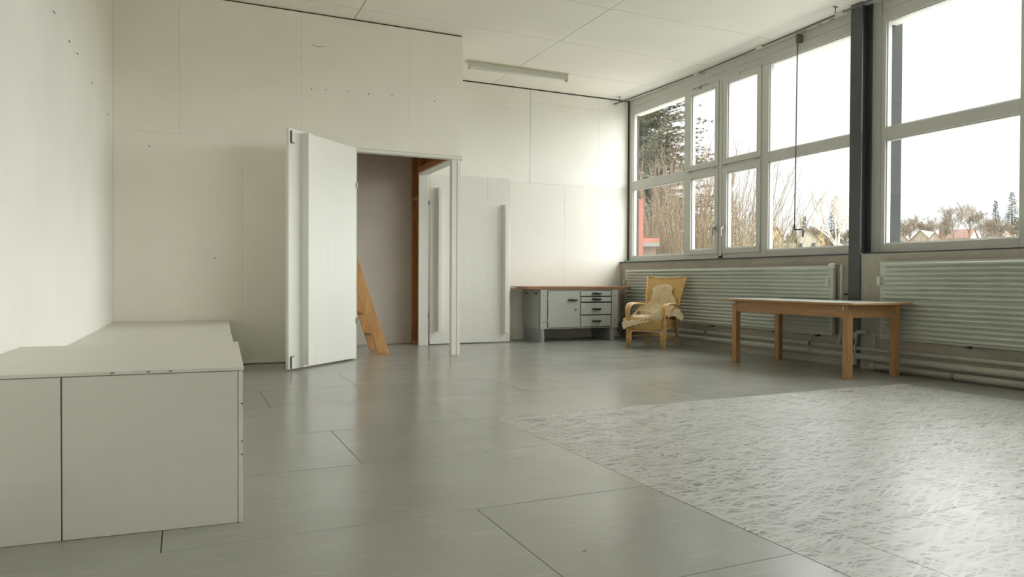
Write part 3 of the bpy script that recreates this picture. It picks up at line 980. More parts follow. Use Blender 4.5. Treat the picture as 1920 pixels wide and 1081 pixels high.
# ------------------------------------------------------------------ workbench
def workbench():
    root = empty('workbench', (5.5, 9.83, 0), 0, 'grey metal workbench with a thick brown wooden top, door and four drawers', 'workbench')
    yf, yb = 9.52, 10.12
    b_ = MB()
    b_.box(4.82, 6.17, yf + .022, yb, .2, .785)
    b_.build('carcass', M_CABD, root)
    MB().box(4.815, 4.8195, yf, yb, .198, .79).build('side_sheet', M_CABINET, root)
    MB().box(6.1705, 6.175, yf, yb, .198, .79).build('side_sheet', M_CABINET, root)
    MB().box(4.815, 4.932, yf - .002, yf + .02, .198, .79).build('corner_panel', M_CABINET, root, bevel=.003)
    MB().box(6.063, 6.175, yf - .002, yf + .02, .198, .79).build('corner_panel', M_CABINET, root, bevel=.003)
    MB().box(4.9325, 6.0625, yf + .004, yf + .02, .198, .212).box(4.9325, 6.0625, yf + .004, yf + .02, .772, .79).box(5.483, 5.503, yf + .004, yf + .02, .212, .772).build('face_frame', M_CABINET, root, bevel=.002)
    d = MB().box(4.944, 5.478, yf - .008, yf + .014, .219, .765).build('door', M_CABINET, root, bevel=.004)

    def grip(par, xc, z, wd=.15):
        g = MB()
        prof = []
        for sx in (-1, 1):
            pass
        pts = [(xc - wd / 2, yf - .012, z), (xc - wd / 2 + .012, yf - .032, z), (xc - wd / 4, yf - .040, z), (xc + wd / 4, yf - .040, z), (xc + wd / 2 - .012, yf - .032, z), (xc + wd / 2, yf - .012, z)]
        g.tube(pts, [.010, .015, .017, .017, .015, .010], 10)
        g.build('handle', M_BLACK, par, smooth=True)
    grip(d, 5.362, .632)
    MB().tube([(5.418, yf - .004, .487), (5.418, yf - .022, .487)], .013, 12).tube([(5.418, yf - .02, .487), (5.418, yf - .032, .482)], .005, 6).build('lock', M_CHROME, d)
    for z in (.655, .33):
        MB().tube([(4.938, yf - .010, z - .03), (4.938, yf - .010, z + .03)], .009, 8).build('hinge', M_CABINET, d)
    for z0, z1 in ((.690, .764), (.602, .672), (.405, .580), (.222, .390)):
        w_ = MB().box(5.510, 6.046, yf - .008, yf + .014, z0, z1).build('drawer', M_CABINET, root, bevel=.004)
        grip(w_, 5.782, (z0 + z1) / 2 + (.004 if z1 - z0 < .1 else .0))
    # slots in the side sheet and bolts
    for yy in (9.66, 9.98):
        MB().box(4.8125, 4.8155, yy - .04, yy + .04, .715, .738).build('slot', M_BLACK, root, bevel=.001)
    for x in (4.873, 6.118):
        for z in (.695, .30):
            MB().tube([(x, yf - .002, z), (x, yf - .008, z)], .008, 8).build('bolt', M_CABD, root)
    # feet of folded sheet with rounded front
    for x0, x1 in ((4.82, 4.905), (6.055, 6.140)):
        pts = [(x0, yb - .02), (x0, yf + .045)]
        c = ((x0 + x1) / 2, yf + .045)
        r = (x1 - x0) / 2
        arc = [(c[0] + r * math.cos(a), c[1] + r * math.sin(a)) for a in [math.pi + math.pi * k / 10 for k in range(11)]]
        poly = [(x1, yb - .02), (x0, yb - .02)] + arc
        MB().prism(poly, 0, .1975).build('foot', M_GALV, root)
    # wooden top and its grey steel extension
    MB().prism([(4.586, yf - .012), (6.36, yf - .012), (6.40, yf - .005), (6.425, yf + .015), (6.432, yf + .05), (6.432, yb + .01), (4.586, yb + .01)], .792, .834).build('worktop', M_BENCHTOP, root, bevel=.004)
    MB().box(4.28, 4.585, 9.835, yb + .01, .800, .828).build('end_plate', M_CABINET, root, bevel=.003)
    MB().box(4.28, 4.585, 9.833, yb + .01, .8285, .834).build('end_board', M_BENCHTOP, root, bevel=.001)


workbench()


# ------------------------------------------------------------------ oak table
def table():
    rz = math.atan2(-.041, 1.566)
    root = empty('table', (5.726, 4.857, 0), rz, 'long wooden table with a pale laminate top in front of the column', 'table')
    W, L, s = .70, 1.63, .066
    H = .728
    for x, y in ((0, 0), (W - s, 0), (0, L - s), (W - s, L - s)):
        MB().box(x, x + s, y, y + s, 0, H - .022).build('leg', M_TABLE, root, bevel=.004, local=True)
    for y in (.006, L - .030):
        MB().box(s + .001, W - s - .001, y, y + .024, .582, H - .022).build('apron', M_TABLEH, root, bevel=.002, local=True)
    for x in (.006, W - .030):
        MB().box(x, x + .024, s + .001, L - s - .001, .582, H - .022).build('apron', M_TABLEH, root, bevel=.002, local=True)
    ox, oy = .062, .105

    def rr(m, r, z0, z1):
        x0, x1, y0, y1 = -ox + m, W + ox - m, -oy + m, L + oy - m
        poly = []
        for cx, cy, a0 in ((x1 - r, y0 + r, -90), (x1 - r, y1 - r, 0), (x0 + r, y1 - r, 90), (x0 + r, y0 + r, 180)):
            for k in range(5):
                a = math.radians(a0 + 22.5 * k)
                poly.append((cx + r * math.cos(a), cy + r * math.sin(a)))
        return MB().prism(poly, z0, z1)
    rr(0, .03, H - .0215, H - .002).build('tabletop', M_TABEDGE, root, bevel=.003, local=True)
    rr(.004, .028, H - .0018, H).build('laminate', M_LAMI, root, local=True)
    for x, y in ((.022, -.003), (-.003, s + .012)):
        pass
    MB().box(.012, .026, -.003, .0, .655, .685).build('corner_plate', M_CHROME, root, local=True)
    MB().box(-.003, 0, .05, .062, .655, .69).build('corner_plate', M_CHROME, root, local=True)
    MB().box(-.003, 0, L - s + .03, L - s + .044, .67, .70).build('corner_plate', M_CHROME, root, local=True)
    MB().box(W - s - .012, W - s - .002, .002, .0062, .545, .64).build('corner_plate', M_CHROME, root, local=True)


table()


# ------------------------------------------------------------------ rattan armchair
def grid_uv(o, nu, nv):
    uv = o.data.uv_layers.new(name='UVMap')
    for lp in o.data.loops:
        k = lp.vertex_index
        uv.data[lp.index].uv = ((k % (nu + 1)) / nu, (k // (nu + 1)) / nv)


CH_LOC, CH_RZ = (5.965, 8.275, 0), math.radians(-62.8)


def back_pt(s, t, off=0.0):
    """rattan back: s across (-1..1), t up (0..1)"""
    hw = .225 + .066 * t ** 1.4
    z = .36 + .595 * t + .028 * t * s * s
    y = .205 + .185 * t - .03 * math.sin(math.pi * t) + .045 * (1 - s * s) * (.3 + .7 * t) - off
    return Vector((s * hw, y, z))


def chair():
    root = empty('rattan_armchair', CH_LOC, CH_RZ, 'honey coloured woven rattan armchair in front of the radiator', 'chair')
    K = dict(parent=root, local=True)
    cane = .0105
    for sx in (-1, 1):
        # front leg: three canes bound together, the outer one becomes the arm rail
        for q, (x, y, top) in enumerate(((.229, -.232, .40), (.259, -.236, .42))):
            MB().tube([(sx * x, y, 0), (sx * x, y - .004, top * .5), (sx * x, y, top)], cane - .0005, 10).build('leg', M_CANE, smooth=True, **K)
        outer = [(sx * .289, -.236, 0), (sx * .289, -.240, .30)] + bez((sx * .287, -.242, .38), (sx * .300, -.300, .56), (sx * .310, -.24, .612), (sx * .300, -.10, .612), 10) \
            + bez((sx * .298, -.06, .612), (sx * .288, .06, .61), (sx * .262, .16, .60), (sx * .252, .262, .575), 8)
        MB().tube(outer, cane + .003, 10).build('arm_rail', M_CANE, smooth=True, **K)
        inner = bez((sx * .262, -.236, .40), (sx * .250, -.290, .55), (sx * .235, -.235, .607), (sx * .232, -.10, .607), 10) + bez((sx * .232, -.06, .607), (sx * .234, .06, .605), (sx * .238, .16, .597), (sx * .240, .262, .573), 8)
        MB().tube(inner, cane, 10).build('arm_rail', M_CANE, smooth=True, **K)
        # woven band of the arm
        oa, ia = outer[2:], inner
        n = min(len(oa), len(ia)) - 1

        def band(u, v, oa=oa, ia=ia, n=n):
            f = v * n
            i = min(int(f), n - 1)
            t = f - i
            a = oa[i].lerp(oa[i + 1], t)
            b_ = ia[i].lerp(ia[i + 1], t)
            p = a.lerp(b_, u)
            p.z += .008 * math.sin(math.pi * u)
            return p
        o = MB().grid(band, 4, 24).build('arm_band', M_WEAVE2, smooth=True, solid=.012, **K)
        grid_uv(o, 4, 24)
        # brace under the arm
        MB().tube(bez((sx * .255, .17, .595), (sx * .262, .08, .56), (sx * .270, -.05, .47), (sx * .272, -.14, .41), 8), cane, 8).build('arm_brace', M_CANE, smooth=True, **K)
        # rear leg runs up into the back frame
        side = [(sx * .238, .305, 0), (sx * .230, .265, .16), (sx * .226, .225, .34)] + [back_pt(sx * 1.03, t) for t in (.06, .2, .4, .6, .8, 1.0)]
        MB().tube(side, [.014, .014, .015, .017, .018, .018, .017, .016, .014], 10).build('rear_upright', M_CANE, smooth=True, **K)
        MB().tube([(sx * .205, .275, .13), (sx * .21, .23, .28), (sx * .20, .18, .36)], cane, 8).build('leg', M_CANE, smooth=True, **K)
        # side arch and stretcher
        MB().tube([(sx * .270, -.225, .15)] + bez((sx * .270, -.222, .20), (sx * .268, -.20, .275), (sx * .262, -.16, .285), (sx * .255, 0, .285), 6) + bez((sx * .25, .1, .285), (sx * .242, .18, .285), (sx * .236, .225, .27), (sx * .234, .245, .16), 6), cane, 8).build('side_arch', M_CANE, smooth=True, **K)
        MB().tube([(sx * .262, -.236, .395), (sx * .245, 0, .385), (sx * .226, .215, .37)], cane + .002, 8).build('side_rail', M_CANE, smooth=True, **K)
        MB().tube([(sx * .258, -.225, .155), (sx * .232, .262, .145)], cane, 8).build('stretcher', M_CANE, smooth=True, **K)
        # bindings
        for z in (.145, .265):
            MB().box(min(sx * .226, sx * .300), max(sx * .226, sx * .300), -.252, -.218, z - .011, z + .011).build('binding', M_WEAVE2, bevel=.006, **K)
        MB().box(min(sx * .214, sx * .248), max(sx * .214, sx * .248), .25, .295, .135, .16).build('binding', M_WEAVE2, bevel=.006, **K)
        # woven side wall of the seat

        def sidew(u, v, sx=sx):
            y = -.225 + .43 * u
            return Vector((sx * (.262 - .035 * u + .006 * math.sin(math.pi * v)), y, .395 - .02 * u - (.115 - .02 * math.sin(math.pi * u)) * v))
        o = MB().grid(sidew, 16, 6).build('seat_side', M_WEAVE2, smooth=True, solid=.012, **K)
        grid_uv(o, 16, 6)
    MB().tube([(-.235, .262, .145), (.235, .262, .145)], cane, 8).build('stretcher', M_CANE, smooth=True, **K)
    MB().tube([(-.238, -.236, .15)] + bez((-.236, -.236, .18), (-.230, -.240, .236), (-.19, -.242, .240), (-.13, -.243, .240), 7) + [(0, -.244, .241)] + bez((.13, -.243, .240), (.19, -.242, .240), (.230, -.240, .236), (.236, -.236, .18), 7) + [(.238, -.236, .15)], cane + .001, 8).build('front_arch', M_CANE, smooth=True, **K)

    def front(u, v):
        s = 2 * u - 1
        return Vector((s * (.262 - .01 * v), -.236 - .022 * math.sin(math.pi * (.25 + .6 * v)) - .008 * (1 - s * s), .418 - .165 * v + .028 * s ** 6 * v))
    o = MB().grid(front, 24, 10).build('front_skirt', M_WEAVE, smooth=True, solid=.014, **K)
    grid_uv(o, 24, 10)

    def seat(u, v):
        s = 2 * u - 1
        return Vector((s * (.262 - .035 * v), -.236 + .45 * v, .418 - .045 * v - .025 * (1 - s * s) * math.sin(math.pi * v)))
    o = MB().grid(seat, 20, 16).build('seat', M_WEAVE, smooth=True, solid=.014, **K)
    grid_uv(o, 20, 16)
    o = MB().grid(lambda u, v: back_pt(2 * u - 1, v), 26, 26).build('backrest', M_WEAVE, smooth=True, solid=.016, **K)
    grid_uv(o, 26, 26)
    MB().tube([back_pt(-1.04 + 2.08 * k / 16, 1.0) + Vector((0, 0, .004)) for k in range(17)], .0125, 8).build('top_rail', M_WEAVE2, smooth=True, **K)


chair()


def sheepskin():
    root = empty('sheepskin', CH_LOC, CH_RZ, 'cream curly sheepskin draped over the seat and back of the rattan chair', 'sheepskin')
    path = [(0, .860, None), (.10, .780, None), (.22, .665, None), (.34, .555, None), (.43, .475, None)]
    seat = [(.50, .150, .425), (.60, .05, .418), (.72, -.06, .424), (.83, -.17, .438), (.90, -.235, .446), (.95, -.272, .425), (1.0, -.285, .385)]
    wid = [(0, -.12, .07), (.05, -.17, .115), (.14, -.15, .135), (.22, -.165, .20), (.28, -.20, .215), (.34, -.285, .20), (.40, -.335, .165), (.46, -.30, .19),
           (.52, -.25, .235), (.60, -.215, .25), (.70, -.215, .25), (.80, -.265, .255), (.88, -.335, .262), (.95, -.345, .250), (1.0, -.325, .235)]

    def lin(tab, v):
        for a, b_ in zip(tab[:-1], tab[1:]):
            if v <= b_[0]:
                t = (v - a[0]) / (b_[0] - a[0])
                t = t * t * (3 - 2 * t)
                return [p + (q - p) * t for p, q in zip(a[1:], b_[1:])]
        return list(tab[-1][1:])

    def surf(u, v):
        l, r = lin(wid, v)
        wob = noise.noise(Vector((u * 3, v * 9, 1.3))) * .018
        x = l + (r - l) * u + wob * (1 if u < .5 else -1) * abs(2 * u - 1)
        if v < .43:
            z = [p[1] for p in path]
            i = max(k for k in range(len(path)) if path[k][0] <= v)
            i = min(i, len(path) - 2)
            t = (v - path[i][0]) / (path[i + 1][0] - path[i][0])
            zz = path[i][1] + (path[i + 1][1] - path[i][1]) * t
            tt = (zz - .36) / .595
            hw = .225 + .066 * max(tt, 0) ** 1.4
            y = back_pt(max(-1.1, min(1.1, x / hw)), tt).y - .035
            if v > .30: y -= .05 * ((v - .30) / .13) ** 2
        else:
            a = [(.43, back_pt(0, .19).y - .085, .475)] + seat
            y, zz = lin(a, v)
        # left front corner hangs lower, right front corner bunches up against the arm
        if v > .78:
            k = (v - .78) / .22
            zz += -.125 * k * max(0, 1 - u * 1.45) + .075 * math.exp(-((u - .93) / .16) ** 2) * math.sin(math.pi * min(1, k * 1.1)) * 1.3
            y += .06 * k * max(0, u - .35)
        if .36 < v < .8:
            zz += .05 * max(0, abs(2 * u - 1) - .72) * (1 if u > .5 else .9)
        nrm = noise.noise(Vector((x * 9, y * 9, zz * 9))) * .012
        return Vector((x, y - nrm, zz + nrm))
    NU, NV = 44, 84
    m = MB().grid(surf, NU, NV)
    A, B, C_, D = Vector((.20, -.06, .445)), Vector((.19, .20, .575)), Vector((.335, .20, .43)), Vector((.385, .075, .372))

    def flap(u, v):
        p = (A.lerp(B, u)).lerp(D.lerp(C_, u), v)
        p.z += .035 * math.sin(math.pi * v) + .012 * noise.noise(p * 14)
        p.y += .01 * noise.noise(p * 9)
        return p
    fm = MB().grid(flap, 20, 20)
    sk_ = MB()
    sk_.add(m.v, m.f)
    sk_.add(fm.v, fm.f)
    pelt = sk_.build('pelt', M_SKIN, root, local=True, smooth=True, solid=.010)
    # curly tufts of the fleece
    rnd = random.Random(3)
    tf = MB()

    def tuft(p, n, side=1):
        r = rnd.uniform(.005, .009)
        a = n.orthogonal().normalized()
        b_ = n.cross(a)
        lean = (a * rnd.uniform(-1, 1) + b_ * rnd.uniform(-1, 1)) * .010
        h = rnd.uniform(.012, .024)
        base = p - n * .002
        ring = []
        rot = rnd.uniform(0, 6)
        vs = []
        for lev, (hh, rr_) in enumerate(((0, 1.0), (.55, .95), (.95, .45))):
            for k in range(5):
                an = rot + lev * .5 + 2 * math.pi * k / 5
                vs.append(base + n * h * hh + lean * hh + (a * math.cos(an) + b_ * math.sin(an)) * r * rr_)
        vs.append(base + n * h * 1.05 + lean)
        fs = []
        for lev in range(2):
            for k in range(5):
                fs.append((lev * 5 + k, lev * 5 + (k + 1) % 5, lev * 5 + 5 + (k + 1) % 5, lev * 5 + 5 + k))
        for k in range(5):
            fs.append((10 + k, 10 + (k + 1) % 5, 15))
        tf.add(vs, fs)
    for q in range(5200):
        u, v = rnd.random(), rnd.random()
        p = surf(u, v)
        e = .004
        du = surf(min(1, u + e), v) - surf(max(0, u - e), v)
        dv = surf(u, min(1, v + e)) - surf(u, max(0, v - e))
        n = du.cross(dv)
        if n.length < 1e-9: continue
        n.normalize()
        if n.dot(Vector((0, -1, 1))) < 0: n = -n
        if u < .03 or u > .97 or v > .985 or v < .01:
            n = (n + (Vector((-1, 0, 0)) if u < .03 else Vector((1, 0, 0)) if u > .97 else Vector((0, -.3, .8 if v < .5 else -.6)))).normalized()
        tuft(p, n)
    for q in range(700):
        u, v = rnd.random(), rnd.random()
        p = flap(u, v)
        n = (flap(min(1, u + .01), v) - p).cross(flap(u, min(1, v + .01)) - p)
        if n.length < 1e-9: continue
        n.normalize()
        if n.z < 0: n = -n
        tuft(p, n)
    tf.build('fleece', M_FLEECE, root, local=True, smooth=True, kind='stuff')


sheepskin()


# ------------------------------------------------------------------ outside the windows
def P(az, d, z=0.0):
    a = math.radians(az)
    return Vector((math.sin(a) * d, math.cos(a) * d, z))


def hill(d):
    return -1.0 + max(0.0, d - 30) * .0615


M_GRASS = paint('winter_grass', (.33, .31, .24), .9, .25, .15, fine=.3, bscale=.8)
gr = MB()
AZ = [-20 + 5 * k for k in range(33)]
DS = [7.0, 12, 20, 30, 60, 100, 150, 200, 260, 330]
gv = []
for d in DS:
    for az in AZ:
        p = P(az, d, hill(d))
        if p.x < 7.03: p.x = 7.03
        gv.append(p)
gf = []
for i in range(len(DS) - 1):
    for j in range(len(AZ) - 1):
        a = i * len(AZ) + j
        gf.append((a, a + 1, a + len(AZ) + 1, a + len(AZ)))
gr.add(gv, gf)
gr.build('ground', M_GRASS, kind='structure')

M_BOUNCE = paint('pale_bounce_slab', (.58, .57, .54), .85, .08, .6)
MB().box(7.03, 17.5, -16, 17, -1.2, -.98).build('ground_bounce', M_BOUNCE, kind='structure')  # unseen pale slab, added to bounce daylight up onto the ceiling
M_NEEDLE = paint('conifer_needles', (.115, .125, .075), .8, .35, .8, fine=.3, bscale=6)
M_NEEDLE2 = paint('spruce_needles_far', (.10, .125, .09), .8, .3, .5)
M_BARK = paint('bark', (.20, .15, .10), .9, .3, 3)
M_TWIG = paint('reddish_twigs', (.235, .16, .11), .85, .3, 2)
M_TWIG2 = paint('yellowish_twigs', (.25, .20, .11), .85, .3, 2)
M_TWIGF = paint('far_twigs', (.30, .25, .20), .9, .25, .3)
M_BIRCH = paint('birch_bark', (.62, .57, .50), .7, .2, 1.5)


def conifer(name, loc, H, R, seed, label, mat, dens=1.0, card=.25, group='evergreens beyond the windows', wild=0.0, z_low=.06):
    rnd = random.Random(seed)
    root = empty(name, loc, 0, label, 'tree', group)
    MB().tube([(0, 0, 0), (0, 0, H * .5), (0, 0, H)], [H * .018, H * .012, .01], 8).build('trunk', M_BARK, root, local=True)
    m, br = MB(), MB()
    nb = int(90 * dens)
    for k in range(nb):
        h = z_low + (1 - z_low) * (k / nb) ** .9
        a = rnd.uniform(0, 2 * math.pi)
        L = R * (1 - h) ** .8 * rnd.uniform(.65, 1.1) + R * .05
        up = rnd.uniform(-.28, .05) if not wild else rnd.uniform(-.15, .45)
        d = Vector((math.cos(a), math.sin(a), up)).normalized()
        p0 = Vector((0, 0, h * H))
        ns = max(3, int(L / (card * .55)))
        side = Vector((-d.y, d.x, 0)).normalized()
        if wild: br.tube([p0, p0 + d * L * .5 - Vector((0, 0, .02 * L)), p0 + d * L - Vector((0, 0, .08 * L))], [.05, .03, .008], 3, caps=False)
        for i in range(1, ns + 1):
            t = i / ns
            sag = -.16 * L * t * t * (1 if not wild else .5)
            q = p0 + d * L * t + Vector((0, 0, sag))
            w_ = card * (1.15 - .75 * t) * (.5 + .5 * (1 - h))
            for s_ in (-1, 1):
                for rep in range(4 if wild else 2):
                    dirv = (side * s_ * rnd.uniform(.5, 1.1) + d * rnd.uniform(.35, .9) + Vector((0, 0, rnd.uniform(-.5, .25)))).normalized()
                    ln = w_ * rnd.uniform(.8, 1.6)
                    e = q + dirv * ln
                    n = dirv.cross(Vector((rnd.uniform(-1, 1), rnd.uniform(-1, 1), rnd.uniform(-.6, 1) if wild else 1))).normalized() * w_ * (.11 if wild else .16)
                    mid = q + dirv * ln * .45
                    m.add([q, mid + n, e, mid - n], [(0, 1, 2, 3)])
    if wild: br.build('branches', M_BARK, root, local=True, kind='stuff')
    m.build('foliage', mat, root, local=True, kind='stuff')
    return root


def bare_tree(name, loc, H, seed, label, mat, depth=5, group='bare winter trees beyond the windows', r0=.16, spread=.55, nchild=3, nsides=4, twig_r=.012):
    rnd = random.Random(seed)
    root = empty(name, loc, 0, label, 'tree', group)
    tr, br = MB(), MB()

    def grow(p, d, L, r, k):
        n = 3
        pts = [p]
        q = p
        dd = d.copy()
        for i in range(n):
            dd = (dd + Vector((rnd.uniform(-.14, .14), rnd.uniform(-.14, .14), .04))).normalized()
            q = q + dd * L / n
            pts.append(q)
        rs = [max(twig_r * .6, r * (1 - .35 * i / n)) for i in range(n + 1)]
        (tr if k == 0 else br).tube(pts, rs, 6 if k == 0 else nsides if k < 2 else 3, caps=False)
        if k >= depth: return
        for c in range(nchild + (1 if k == 0 else 0)):
            t = rnd.uniform(.35, 1.0) if c else 1.0
            i = min(n - 1, int(t * n))
            b_ = pts[i].lerp(pts[i + 1], t * n - i) if t < 1 else pts[-1]
            a = rnd.uniform(0, 2 * math.pi)
            o = dd.orthogonal().normalized()
            o = (o * math.cos(a) + dd.cross(o) * math.sin(a))
            nd = (dd + o * rnd.uniform(.3, 1.0) * spread * 1.6 + Vector((0, 0, .12))).normalized()
            grow(b_, nd, L * rnd.uniform(.55, .78), r * .6, k + 1)
    grow(Vector((0, 0, 0)), Vector((0, 0, 1)), H * .36, r0, 0)
    tr.build('trunk', mat, root, local=True)
    br.build('branches', mat, root, local=True, kind='stuff')
    return root


def cane_bush(name, loc, H, R, n, seed, label, mat, lean=0.0, twig=6, fan=1.0, thick=1.0, group='leafless shrubs outside the left window'):
    rnd = random.Random(seed)
    root = empty(name, loc, 0, label, 'shrub', group)
    m = MB()
    for k in range(n):
        a = rnd.uniform(0, 2 * math.pi)
        rr_ = R * math.sqrt(rnd.random())
        b_ = Vector((math.cos(a) * rr_, math.sin(a) * rr_, 0))
        out_ = Vector((math.cos(a), math.sin(a), 0)) * rnd.uniform(.05, .38) * fan
        L = H * (rnd.random() ** .6 * .7 + .3)
        d = (Vector((0, 0, 1)) + out_ + Vector((rnd.uniform(-.12, .12) + lean, rnd.uniform(-.12, .12), 0))).normalized()
        pts = [b_]
        q = b_
        for i in range(5):
            d = (d + Vector((rnd.uniform(-.06, .06), rnd.uniform(-.06, .06), -.01)) + out_ * .06).normalized()
            q = q + d * L / 5
            pts.append(q)
        r = rnd.uniform(.008, .018) * thick
        m.tube(pts, [r, r * .9, r * .75, r * .6, r * .45, r * .25], 3, caps=False)
        for j in range(twig):
            t = rnd.uniform(.15, .95) * 5
            i = min(4, int(t))
            s_ = pts[i].lerp(pts[i + 1], t - i)
            td = ((pts[i + 1] - pts[i]).normalized() + Vector((rnd.uniform(-.8, .8), rnd.uniform(-.8, .8), rnd.uniform(-.1, .5)))).normalized()
            tl = rnd.uniform(.15, .5) * min(1, H / 4)
            e1 = s_ + td * tl * .5 + Vector((rnd.uniform(-.03, .03), rnd.uniform(-.03, .03), .02))
            m.tube([s_, e1, s_ + td * tl + Vector((0, 0, .06))], [r * .5, r * .4, r * .2], 3, caps=False)
    m.build('branches', mat, root, local=True, kind='stuff')
    return root


# big evergreen close to the house
conifer('evergreen_tree', P(34.2, 33, -1.2), 17.5, 5.4, 11, 'tall shaggy evergreen filling the left window panes', M_NEEDLE, dens=9, card=.5, wild=1.0, z_low=.10)
# thicket in front of it
for az, d, H, R, n, sd, mt, lean, lab in [
    (35.3, 20.5, 6.3, 1.1, 170, 21, M_TWIG, 0.0, 'leafless reddish shrub in front of the evergreen, behind the far left pane'),
    (37.3, 21.5, 6.2, 1.2, 200, 22, M_TWIG, .0, 'dense leafless brown shrub behind the left mullion'),
    (39.4, 20.0, 5.6, 1.1, 200, 23, M_TWIG2, .05, 'yellowish leafless shrub behind the lower left casement'),
    (41.3, 21.0, 5.4, 1.0, 120, 24, M_TWIG, .03, 'leafless shrub with long leaning canes behind the second casement'),
    (42.5, 19.5, 3.9, .9, 150, 25, M_TWIG2, .0, 'low yellowish leafless shrub at the right end of the thicket')]:
    cane_bush('leafless_shrub', P(az, d, -1.0), H, R, n, sd, lab, mt, lean, twig=7, fan=.75 if sd < 24 else .4)
for az, d, H, R, n, sd, lab in [(36.2, 24.5, 4.4, 1.9, 300, 31, 'low tangled undergrowth behind the shrubs of the far left pane'),
                                (40.3, 24.5, 4.3, 1.9, 300, 32, 'low tangled undergrowth behind the casement shrubs')]:
    cane_bush('undergrowth_shrub', P(az, d, -1.0), H, R, n, sd, lab, M_TWIG2, 0, twig=10, fan=1.4)
cane_bush('sapling', P(44.5, 20, -1.0), 4.6, .12, 4, 35, 'single thin bare sapling beside the third mullion', M_TWIG, .04, twig=5)

# red shed with a red post at the far left
M_RED = paint('red_painted_wood', (.40, .15, .11), .7, .12, 3)
M_GUTTER = paint('weathered_gutter', (.24, .25, .22), .7, .15, 3)
M_TILE = paint('red_roof_tiles', (.27, .15, .12), .8, .15, 1.5)
M_TILEB = paint('brown_roof_tiles', (.25, .18, .14), .8, .15, 1.5)
M_HWALL = paint('pale_render', (.60, .54, .45), .8, .06, .8)
M_HWALLY = paint('ochre_render', (.52, .38, .20), .8, .06, .8)
M_HWALLG = paint('grey_sheet', (.50, .51, .50), .6, .08, .8)
M_PANE = paint('dark_window_pane', (.06, .065, .07), .15, .1)
sh = empty('red_shed', P(34.72, 17.5, -1), math.radians(-34.7), 'small red shed with a pale gutter and tall red post at the left window edge', 'shed')
MB().box(-2.4, .36, .02, 2.0, 0, 2.74).build('wall', M_TILEB, sh, local=True)
MB().box(-2.5, .43, -.12, 2.1, 2.835, 2.94).build('roof', M_RED, sh, local=True)
MB().box(-2.5, .44, -.14, .02, 2.742, 2.834).build('gutter', M_GUTTER, sh, local=True)
MB().box(-.058, .058, -.27, -.15, 0, 3.86).build('post', M_RED, sh, local=True)


def house(az, d, yaw, W, D, hw, hr, label, wm, rm, wins=(), group='houses on the far slope', sink=1.0, chimney=False, wall_top=None):
    """gable end faces local -y; wins: (x, z, w, h) on that gable"""
    root = empty('house', P(az, d, hill(d) - sink), math.radians(yaw), label, 'house', group)
    H = hw + sink
    m = MB().prism([(-W / 2, 0), (W / 2, 0), (W / 2, H), (0, H + hr), (-W / 2, H)], 0, D, 'x')
    m.v = [Vector((v.y, v.x, v.z)) for v in m.v]
    m.f = [f[::-1] for f in m.f]
    m.build('walls', wm, root, local=True)
    rt_ = MB()
    ov, th_ = .35, .18
    sl = hr / (W / 2)
    for s_ in (-1, 1):
        e = W / 2 + ov
        pts = [(0, H + hr + .02), (s_ * e, H - sl * ov + .02), (s_ * e, H - sl * ov + .02 + th_), (0, H + hr + .02 + th_)]
        vs = [(x, -ov, z) for x, z in pts] + [(x, D + ov, z) for x, z in pts]
        fs = [(0, 1, 2, 3), (7, 6, 5, 4), (0, 4, 5, 1), (1, 5, 6, 2), (2, 6, 7, 3), (3, 7, 4, 0)]
        rt_.add(vs, fs)
    rt_.build('roof', rm, root, local=True)
    for x, z, ww, hh in wins:
        fr = MB().box(x - ww / 2 - .1, x + ww / 2 + .1, -.06, 0, z + sink - .1, z + hh + sink + .1).build('window', M_HWALLG, root, local=True)
        MB().box(x - ww / 2, x + ww / 2, -.09, -.061, z + sink, z + hh + sink).build('pane', M_PANE, fr, local=True)
    if chimney:
        MB().box(W * .15, W * .15 + .6, D * .4, D * .4 + .6, H, H + hr + 1.0).build('chimney', M_TILE, root, local=True)
    return root


FACE = -47      # yaw that turns a gable towards the studio
house(46.9, 175, FACE, 5.6, 8, 2.0, 2.5, 'pale gabled house behind the crank handle', M_HWALL, M_TILEB, [(-1.5, .4, .9, 1.2), (1.4, .4, .9, 1.2)], sink=1.5)
house(47.9, 215, FACE + 15, 5.2, 8, 2.6, 1.9, 'ochre house with brown roof right of the pale gabled one', M_HWALLY, M_TILEB, [(-1.5, .3, .8, 1.0)])
house(44.75, 190, FACE + 60, 4.2, 4.2, 3.4, 2.0, 'house with a steep red roof beside the third mullion', M_HWALLY, M_TILE, [(0, 1.8, .8, 1.0)])
sb = empty('flat_building', P(44.95, 120, hill(120) - 1), math.radians(FACE), 'long pale grey flat roofed hall below the red roofed house', 'building')
MB().box(-2.6, 2.2, 0, 6, 0, 3.0).build('walls', M_HWALLG, sb, local=True)
MB().box(-2.8, 2.4, -.3, 6.3, 3.0, 3.3).build('roof', M_HWALLG, sb, local=True)
MB().box(-1.8, 1.4, -.05, 0, 1.75, 2.0).build('window_band', M_PANE, sb, local=True)
